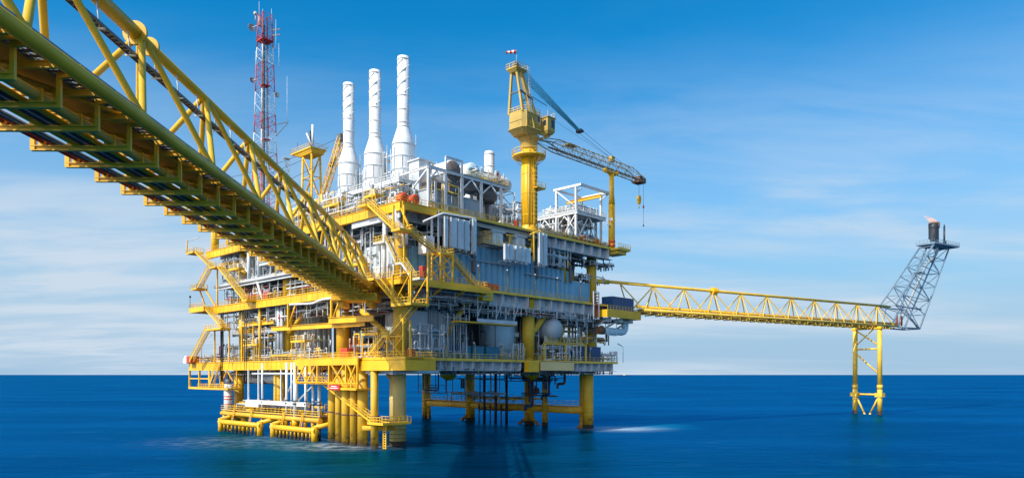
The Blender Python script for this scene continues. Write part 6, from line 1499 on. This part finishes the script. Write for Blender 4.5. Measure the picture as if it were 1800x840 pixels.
t.part('ladder', MB().ladder((-3.4, .6, -1), (-3.4, .6, 5), .8, (0, 1, 0), .1), 'yellow'); t.part('brace', MB().tube((-4, 7, 3.6), (1, 3, 3.6), .5, 12), 'leg')

# ================================================================== NEAR BRIDGE
def xb(off): return -off
B0, B1 = -14.0, 141.0
RX, LX, TX = -23.04, -29.04, -26.04
ZBc, ZTc = 30.7, 38.8
t = Thing('footbridge', 'huge yellow tubular truss bridge sweeping in overhead from the left to the platform', 'bridge', (TX, 60, ZBc), fr=BR)
fb = t
t.part('bottom_chord', MB().tube((RX, B0, ZBc), (RX, B1, ZBc), .42, 24), 'byellow')
t.part('bottom_chord', MB().tube((LX, B0, ZBc), (LX, B1, ZBc), .42, 24), 'byellow')
m = MB().tube((TX, B0, ZTc), (TX, 52.2, ZTc), .50, 24).tube((TX, 52.2, ZTc), (TX, B1-6, ZTc), .38, 24); tp = t.part('top_chord', m, 'byellow')
for y, r in ((52.4, .86), (54.6, .70), (99.2, .6), (100.3, .6)): t.part('splice_flange', MB().tube((TX, y-.12, ZTc), (TX, y+.12, ZTc), r, 28), 'byellow', tp)
tops = [53.2+11.7*k for k in range(-5, 8)]; bots = [47.4+11.7*k for k in range(-5, 8)]
k = 0
for T in tops:
    if T > B1: continue
    for bb in (T-5.85, T+5.85):
        if bb < B0 or bb > B1: continue
        for X in (RX, LX): t.part('diagonal', MB().tube((TX+(.25 if X == RX else -.25), T+(-.35 if bb < T else .35), ZTc-.2), (X, bb, ZBc+.2), .235, 12, cap=False), 'byellow')
t.part('diagonal', MB().tube((TX, B1-6, ZTc), (RX, B1-1, ZBc), .3, 12), 'byellow'); t.part('diagonal', MB().tube((TX, B1-6, ZTc), (LX, B1-1, ZBc), .3, 12), 'byellow')
# plan bracing and floor
fl = []
for b in bots:
    if B0 < b < B1:
        m = MB().tube((LX, b, ZBc), (RX, b, ZBc), .2, 10)
        if b+11.7 < B1: m.tube((LX, b, ZBc-.1), (RX, b+11.7, ZBc-.1), .17, 10, cap=False)
        t.part('floor_brace', m, 'byellow')
y = 36.3 - 3.8*13
ys = []
while y < B1-1: ys.append(y); y += 3.8
for y in ys:
    m = MB().ibeam((LX, y+1.9, ZBc-.35), (RX, y+1.9, ZBc-.35), .22, .38, .04)
    if y > 5: t.part('cross_beam', m, 'byellow')
for y in ys:
    m = MB()
    m.ibeam((LX-1.4, y, 28.9), (RX-1.0, y, 28.9), .3, .34, .05)
    m.beam((RX-1.05, y, 28.75), (RX-1.05, y, ZBc+.1), .2, .24)
    m.beam((LX-1.3, y, 28.75), (LX-1.3, y, 30.3), .26, .3).beam((LX-1.3, y, 30.2), (LX, y, ZBc), .18, .18)
    m.add([(RX-1.5, y-.04, 29.06), (RX-1.16, y-.04, 29.06), (RX-1.16, y-.04, 29.36), (RX-1.5, y+.04, 29.06), (RX-1.16, y+.04, 29.06), (RX-1.16, y+.04, 29.36)], [(0,1,2), (5,4,3), (0,3,4,1), (1,4,5,2), (2,5,3,0)])
    m.beam((RX-1.05, y, 30.5), (RX-.1, y, ZBc), .22, .3)
    if y > 0:
        hg = t.part('pipe_hanger', m, 'byellow')
        m = MB().tube((RX-1.1, y, 29.4), (RX-3.0, y+1.9, ZBc-.3), .1, 8).tube((LX, y+.3, ZBc-.1), (LX+2.6, y, 29.1), .1, 8)
        m.box(-28.1, y-.12, 29.05, -27.3, y+.12, 29.85).box(-25.7, y-.1, 29.05, -25.0, y+.1, 29.82).box(-29.95, y-.1, 29.05, -29.55, y+.1, 29.6)
        t.part('clamp', m, 'yellow', hg)
# walkway inside
t.part('walkway', MB().box(-27.6, B0, ZBc+.30, -24.6, B1, ZBc+.36).beam((-27.6, B0, ZBc+.1), (-27.6, B1, ZBc+.1), .12, .4).beam((-24.6, B0, ZBc+.1), (-24.6, B1, ZBc+.1), .12, .4), 'olive')
m = MB().rail([(-24.5, 10, ZBc+.36), (-24.5, B1, ZBc+.36)], sp=1.9, r=.03).rail([(-27.7, 10, ZBc+.36), (-27.7, B1, ZBc+.36)], sp=1.9, r=.03); t.part('railing', m, 'fyellow')
# cable ladder under the top chord
m = MB().beam((-25.95, B0, 36.75), (-25.95, B1-4, 36.75), .05, .2).beam((-25.45, B0, 36.75), (-25.45, B1-4, 36.75), .05, .2)
y = 12
while y < B1-5: m.beam((-25.95, y, 36.72), (-25.45, y, 36.72), .1, .05); y += .55
cl = t.part('cable_ladder', m, 'brown')
m = MB()
for i in range(4): m.tube((-25.86+i*.1, B0, 36.84), (-25.86+i*.1, B1-4, 36.84), .035, 5)
t.part('cable', m, 'vdark', cl)
m = MB(); y = 12
while y < B1-6:
    t.part('ladder_hanger', MB().tube((-25.7, y, 36.6), (-25.9, y, ZTc-.3), .05, 6).box(-26.05, y-.06, 36.5, -25.35, y+.06, 36.6), 'cream', cl); y += 3.9
# tray along the near chord
m = MB().beam((-23.75, B0, 31.35), (-23.75, B1-2, 31.33), .05, .14).beam((-23.15, B0, 31.33), (-23.15, B1-2, 31.33), .05, .14).box(-23.75, B0, 31.25, -23.15, B1-2, 31.28)
cl = t.part('cable_tray', m, 'flare')
m = MB(); y = 10
while y < B1-3: m.box(-23.8, y-.25, 31.1, -22.95, y+.25, 31.22); y += 3.8
t.part('tray_bracket', m, 'byellow', cl)
m = MB(); y = 8
while y < B1: m.box(-24.45, y, ZBc-.02, -23.75, y+.35, ZBc+.04); y += .62
m.box(-24.5, 8, ZBc-.06, -24.42, B1, ZBc+.08).box(-23.78, 8, ZBc-.06, -23.7, B1, ZBc+.08)
t.part('grating_strip', m, 'dark')
# pipes and cables carried below
def bpipe(x, z, r, mat, label, n=14, cat='pipe', name='bridge_pipe'):
    return solo(name, MB().tube((x, B0, z), (x, B1+1, z), r, n), mat, label, cat, (x, 60, z), BR)
bpipe(-27.7, 29.42, .33, 'yellow', 'fat bright yellow pipe carried along the middle of the hangers under the near bridge')
bpipe(-25.35, 29.45, .30, 'olive', 'brown pipe carried closest to the near chord under the bridge')
bpipe(-29.75, 29.38, .17, 'maroon', 'dark red pipe carried along the outer edge of the bridge hangers')
bpipe(-29.2, 29.3, .11, 'red', 'thin red pipe just inside the dark red pipe under the bridge')
bpipe(-26.2, 29.3, .16, 'yellow', 'slim yellow pipe next to the brown pipe under the bridge')
t = Thing('cable_bundle', 'outer bundle of black and white cables lying on the bridge hangers beside the red pipes', 'cables', (-28.7, 60, 29.2), fr=BR)
for i in range(5): t.part('cable', MB().tube((-28.95+i*.17, B0, 29.16), (-28.95+i*.17, B1, 29.16), .06, 6), ['vdark', 'vdark', 'steel', 'vdark', 'white'][i])
t = Thing('cable_bundle', 'inner bundle of black cables lying on the bridge hangers between yellow and brown pipes', 'cables', (-26.8, 60, 29.2), fr=BR)
for i in range(7): t.part('cable', MB().tube((-27.15+i*.14, B0, 29.14), (-27.15+i*.14, B1, 29.14), .05, 6), ['vdark', 'vdark', 'vdark', 'steel', 'vdark', 'vdark', 'vdark'][i])
# end seat box
t = fb
t.part('end_box', MB().box(-31, 136.5, 28.2, -22.3, 142, 29.6), 'yellow'); t.part('bracket', MB().box(-30, 138, 27.2, -29, 144, 28.18).box(-24.5, 138, 27.2, -23.5, 144, 28.18), 'yellow')

# ================================================================== FLARE BRIDGE
H0, H1 = -8.0, 126.0; zb_, zt_ = 31.4, 38.7
t = Thing('flare_bridge', 'long slender yellow triangular truss bridge leading right to the flare', 'bridge', (60, 0, zb_), fr=FL)
for y in (-3, 3): t.part('bottom_chord', MB().tube((4, y, zb_), (H1, y, zb_), .36, 14), 'fyellow')
tc_ = t.part('top_chord', MB().tube((H0-1, 0, zt_), (H1, 0, zt_), .42, 16).tube((H0-3, 0, zt_-.1), (H0+2, 0, zt_-.1), .6, 16), 'fyellow')
for x in (33.4, 34.2, 35.0): t.part('splice_flange', MB().tube((x-.12, 0, zt_), (x+.12, 0, zt_), 1.05, 20), 'yellow', tc_)
x = -2.0
while x < H1:
    for y in (-3, 3):
        for bb in (x-5.6, x+5.6):
            if 3 < bb < H1+1: t.part('diagonal', MB().tube((x, 0, zt_-.2), (bb, y, zb_+.2), .17, 8, cap=False), 'fyellow')
        if x > 3: t.part('vertical', MB().tube((x, 0, zt_-.2), (x, y, zb_+.2), .15, 8, cap=False), 'fyellow')
    x += 12.0
m = MB(); x = 5
while x < H1: m.tube((x, -3, zb_), (x, 3, zb_), .13, 8).tube((x, -3, zb_), (x+3, 3, zb_), .09, 6) ; x += 6
for x in range(6, 126, 4): m.ibeam((x, -3.3, zb_-.8), (x, 3.3, zb_-.8), .2, .3).beam((x, -3.2, zb_-.8), (x, -3.2, zb_), .16, .16).beam((x, 3.2, zb_-.8), (x, 3.2, zb_), .16, .16) if False else m.beam((x, -3.3, zb_-.85), (x, 3.3, zb_-.85), .2, .3).beam((x, -3.2, zb_-.85), (x, -3.2, zb_), .16, .16).beam((x, 3.2, zb_-.85), (x, 3.2, zb_), .16, .16)
t.part('cross_frame', m, 'fyellow')
t.part('walkway', MB().box(4, -1.0, zb_+.3, H1, 1.6, zb_+.38), 'brown'); t.part('railing', MB().rail([(4, -1.0, zb_+.38), (H1, -1.0, zb_+.38)], sp=2, r=.03), 'brown')
for k, (y, z, r, c, lb) in enumerate(((-2.1, zb_+.9, .36, 'yellow', 'fat yellow flare gas pipe laid along the flare bridge'), (2.0, zb_-.45, .22, 'fyellow', 'slim yellow pipe hung under the flare bridge'), (-1.2, zb_-.5, .16, 'rust', 'thin rusty pipe hung under the flare bridge'))):
    solo('bridge_pipe', MB().tube((2, y, z), (H1+1, y, z), r, 12), c, lb, 'pipe', (60, y, z), FL)
# support tower: two legs across the bridge line
t = Thing('support_tower', 'slender two-legged yellow tower standing in the sea under the end of the flare bridge', 'tower', (112, 0, 0), fr=FL)
for y in (4.6, -4.6):
    l = t.part('leg', MB().tube((112, y, 1.2), (112, y, 9), .82, 18).tube((112, y, 9), (112, y, 10.4), .95, 18).tube((112, y, 10.4), (112, y*.98, zb_-.6), .78, 18), 'fyellow')
    t.part('wet_end', MB().tube((112, y, -4), (112, y, 1.2), .86, 18), 'growth', l)
    t.part('clamp', MB().box(111, y-1.3, 6.2, 113, y+1.3, 7.6), 'fyellow', l)
t.part('cross_tube', MB().tube((112, 4.6, 7.0), (112, -4.6, 7.0), .36, 12), 'fyellow'); t.part('cross_tube', MB().tube((112, 4.6, 23.0), (112, -4.6, 23.0), .3, 12), 'fyellow'); t.part('cross_tube', MB().box(111, -5.6, zb_-1.5, 113, 5.6, zb_-.9), 'yellow')
t.part('brace', MB().tube((112, 4.6, 21.8), (112, -4.6, 14.0), .28, 10).tube((112, 4.6, zb_-1.5), (112, -4.6, 24.0), .26, 10).tube((112, -2.2, zb_-1.5), (112, 4.6, 24.0), .2, 10), 'fyellow')
t.part('brace', MB().tube((112, 4.3, 6.6), (112, 1.2, .5), .32, 10).tube((112, -4.3, 6.6), (112, -1.2, .5), .32, 10).tube((112, 1.2, .5), (112, .2, -2), .32, 10).tube((112, -1.2, .5), (112, -.2, -2), .32, 10), 'fyellow')

# ---- flare boom
t = Thing('flare_boom', 'leaning blue-grey lattice flare boom at the outer end of the flare bridge', 'flare boom', (130, 0, zb_), fr=FL)
A = [(124.5, -3, 38.9), (124.5, 3, 38.9), (140.5, 3.0, 31.0), (140.5, -3.0, 31.0)]; B = [(150.5, -2.4, 62.8), (150.5, 2.4, 62.8), (163.6, 2.0, 63.6), (163.6, -2.0, 63.6)]
for k in range(4): t.part('chord', MB().tube(A[k], B[k], .30, 8), 'flare')
t.part('brace', MB().lattice(A, B, .05, .14, 6, 4, 6), 'flare')
t.part('base_frame', MB().tube((124.5, -3, 38.9), (141.6, -3, 38.2), .26, 8).tube((124.5, 3, 38.9), (141.6, 3, 38.2), .26, 8).tube((126, -3, 31.2), (140.5, -3, 31.0), .3, 8).tube((126, 3, 31.2), (140.5, 3, 31.0), .3, 8).tube((126, -3, 31.2), (129, -3, 38.6), .2, 8).tube((129, -3, 38.6), (139, -3, 31.2), .2, 8).tube((126, 3, 31.2), (129, 3, 38.6), .2, 8).tube((140.5, -3, 31), (140.5, 3, 31), .26, 8).tube((131, -3, 31.2), (136, -3, 38.4), .16, 8), 'flare')
t.part('flare_pipe', MB().path([(128, -.6, 32.4), (131, -.6, 32.4), (149.5, -.6, 56), (157.2, -.6, 60.5), (157.2, -.6, 65)], .5, 12, 3), 'steel')
t.part('flare_pipe', MB().path([(128, .8, 33.0), (130, .8, 33.4), (153, .8, 63.5)], .34, 10, 3), 'flare')
t.part('stair', MB().beam((124.2, -3.6, 39.2), (150.2, -3.0, 63.2), .7, .12).rail([(124.2, -3.9, 39.2), (150.2, -3.4, 63.2)], sp=1.6, r=.04), 'flare')
t.part('landing', MB().box(136.6, -5, 51.4, 140.6, -2.4, 51.6).rail([(136.6, -5, 51.6), (140.6, -5, 51.6)], sp=1.0), 'flare')
t.part('top_platform', MB().box(150, -3.6, 63.6, 168.0, 3.6, 64.1).rail([(150, 3.6, 64.1), (150, -3.6, 64.1), (168, -3.6, 64.1), (168, 3.6, 64.1)], sp=1.4, h=1.3, r=.05).beam((150.4, -2, 63.6), (154, -2, 60), .2, .2), 'flare')
tip = t.part('flare_tip', MB().lathe(156.2, 0, [(1.25, 64.1), (1.35, 65), (1.35, 70.4), (1.45, 70.4), (1.45, 72.2), (1.2, 72.2)], 20).tube((154.6, -.9, 64.1), (154.6, -.9, 71.4), .25, 8).tube((157.6, -1, 64.1), (157.6, -1, 72.6), .16, 8), 'vdark')
t.part('wind_shield', MB().lathe(156.0, 0, [(1.75, 66.4), (1.75, 70.2)], 18, False).lathe(156.0, 0, [(1.72, 70.2), (1.8, 70.6), (1.8, 72.3), (1.6, 72.3)], 18, False), 'vdark', tip)
t.part('wind_shield', MB().lathe(156.4, 0, [(1.5, 70.2), (1.88, 70.6), (1.9, 72.7), (1.6, 72.8)], 18, False), 'rust', tip)
t.part('vent_pipe', MB().tube((163.8, 0, 64.1), (163.8, 0, 72), .34, 10).tube((163.8, 0, 72), (163.8, 0, 72.8), .22, 8).tube((165, 0, 64), (165, 0, 66.5), .2, 8), 'vdark')
m = MB(); vs = []
fl_prof = [(0, 1.3, 0), (1.0, 1.7, -.5), (2.0, 1.7, -2.2), (2.8, 1.3, -4.4), (3.2, .7, -6.4), (3.4, .05, -8.2)]
n = 12
for (z, r, dx) in fl_prof:
    for k in range(n):
        a = 2*pi*k/n; vs.append((156.2+dx+cos(a)*r, sin(a)*r*.8, 72.5+z*.62+sin(a*3)*.05))
m.add(vs, [(i*n+k, i*n+(k+1) % n, (i+1)*n+(k+1) % n, (i+1)*n+k) for i in range(len(fl_prof)-1) for k in range(n)] + [tuple(range(n))[::-1], tuple(range((len(fl_prof)-1)*n, len(fl_prof)*n))], True)
fo = solo('flame', m, 'flame', 'small pale orange flame blown left from the flare tip', 'flame', (156.2, 0, 72.5), FL); fo['kind'] = 'stuff'
for k, (x, lb) in enumerate(((126.5, 'left one of the dark purple posts at the foot of the flare boom'), (129.5, 'right one of the dark purple posts at the foot of the flare boom'))):
    solo('marker_post', MB().lathe(x, -2.4, [(.3, zb_+.3), (.34, zb_+.5), (.34, zb_+3.6), (.2, zb_+3.9)], 10), 'maroon', lb, 'post', (x, -2.4, zb_), FL)

# ================================================================== FAR SHIP
t = Thing('supply_ship', 'tiny grey ship far away on the horizon right of the platform', 'ship', (1088, 7000, 0), fr=WORLD)
m = MB(); poly_prism(m, [(1040, 6992), (1120, 6992), (1136, 7000), (1120, 7008), (1040, 7008)], -1, 7, [(1038, 6990), (1124, 6990), (1146, 7000), (1124, 7010), (1038, 7010)])
t.part('hull', m, 'vdark'); t.part('bridge_house', MB().box(1094, 6993, 7.01, 1114, 7007, 20).box(1096, 6994, 20.01, 1110, 7006, 24), 'lgrey'); t.part('mast', MB().beam((1102, 7000, 24), (1102, 7000, 34), 1, 1).beam((1056, 7000, 7), (1056, 7000, 18), 1.5, 1.5), 'grey')
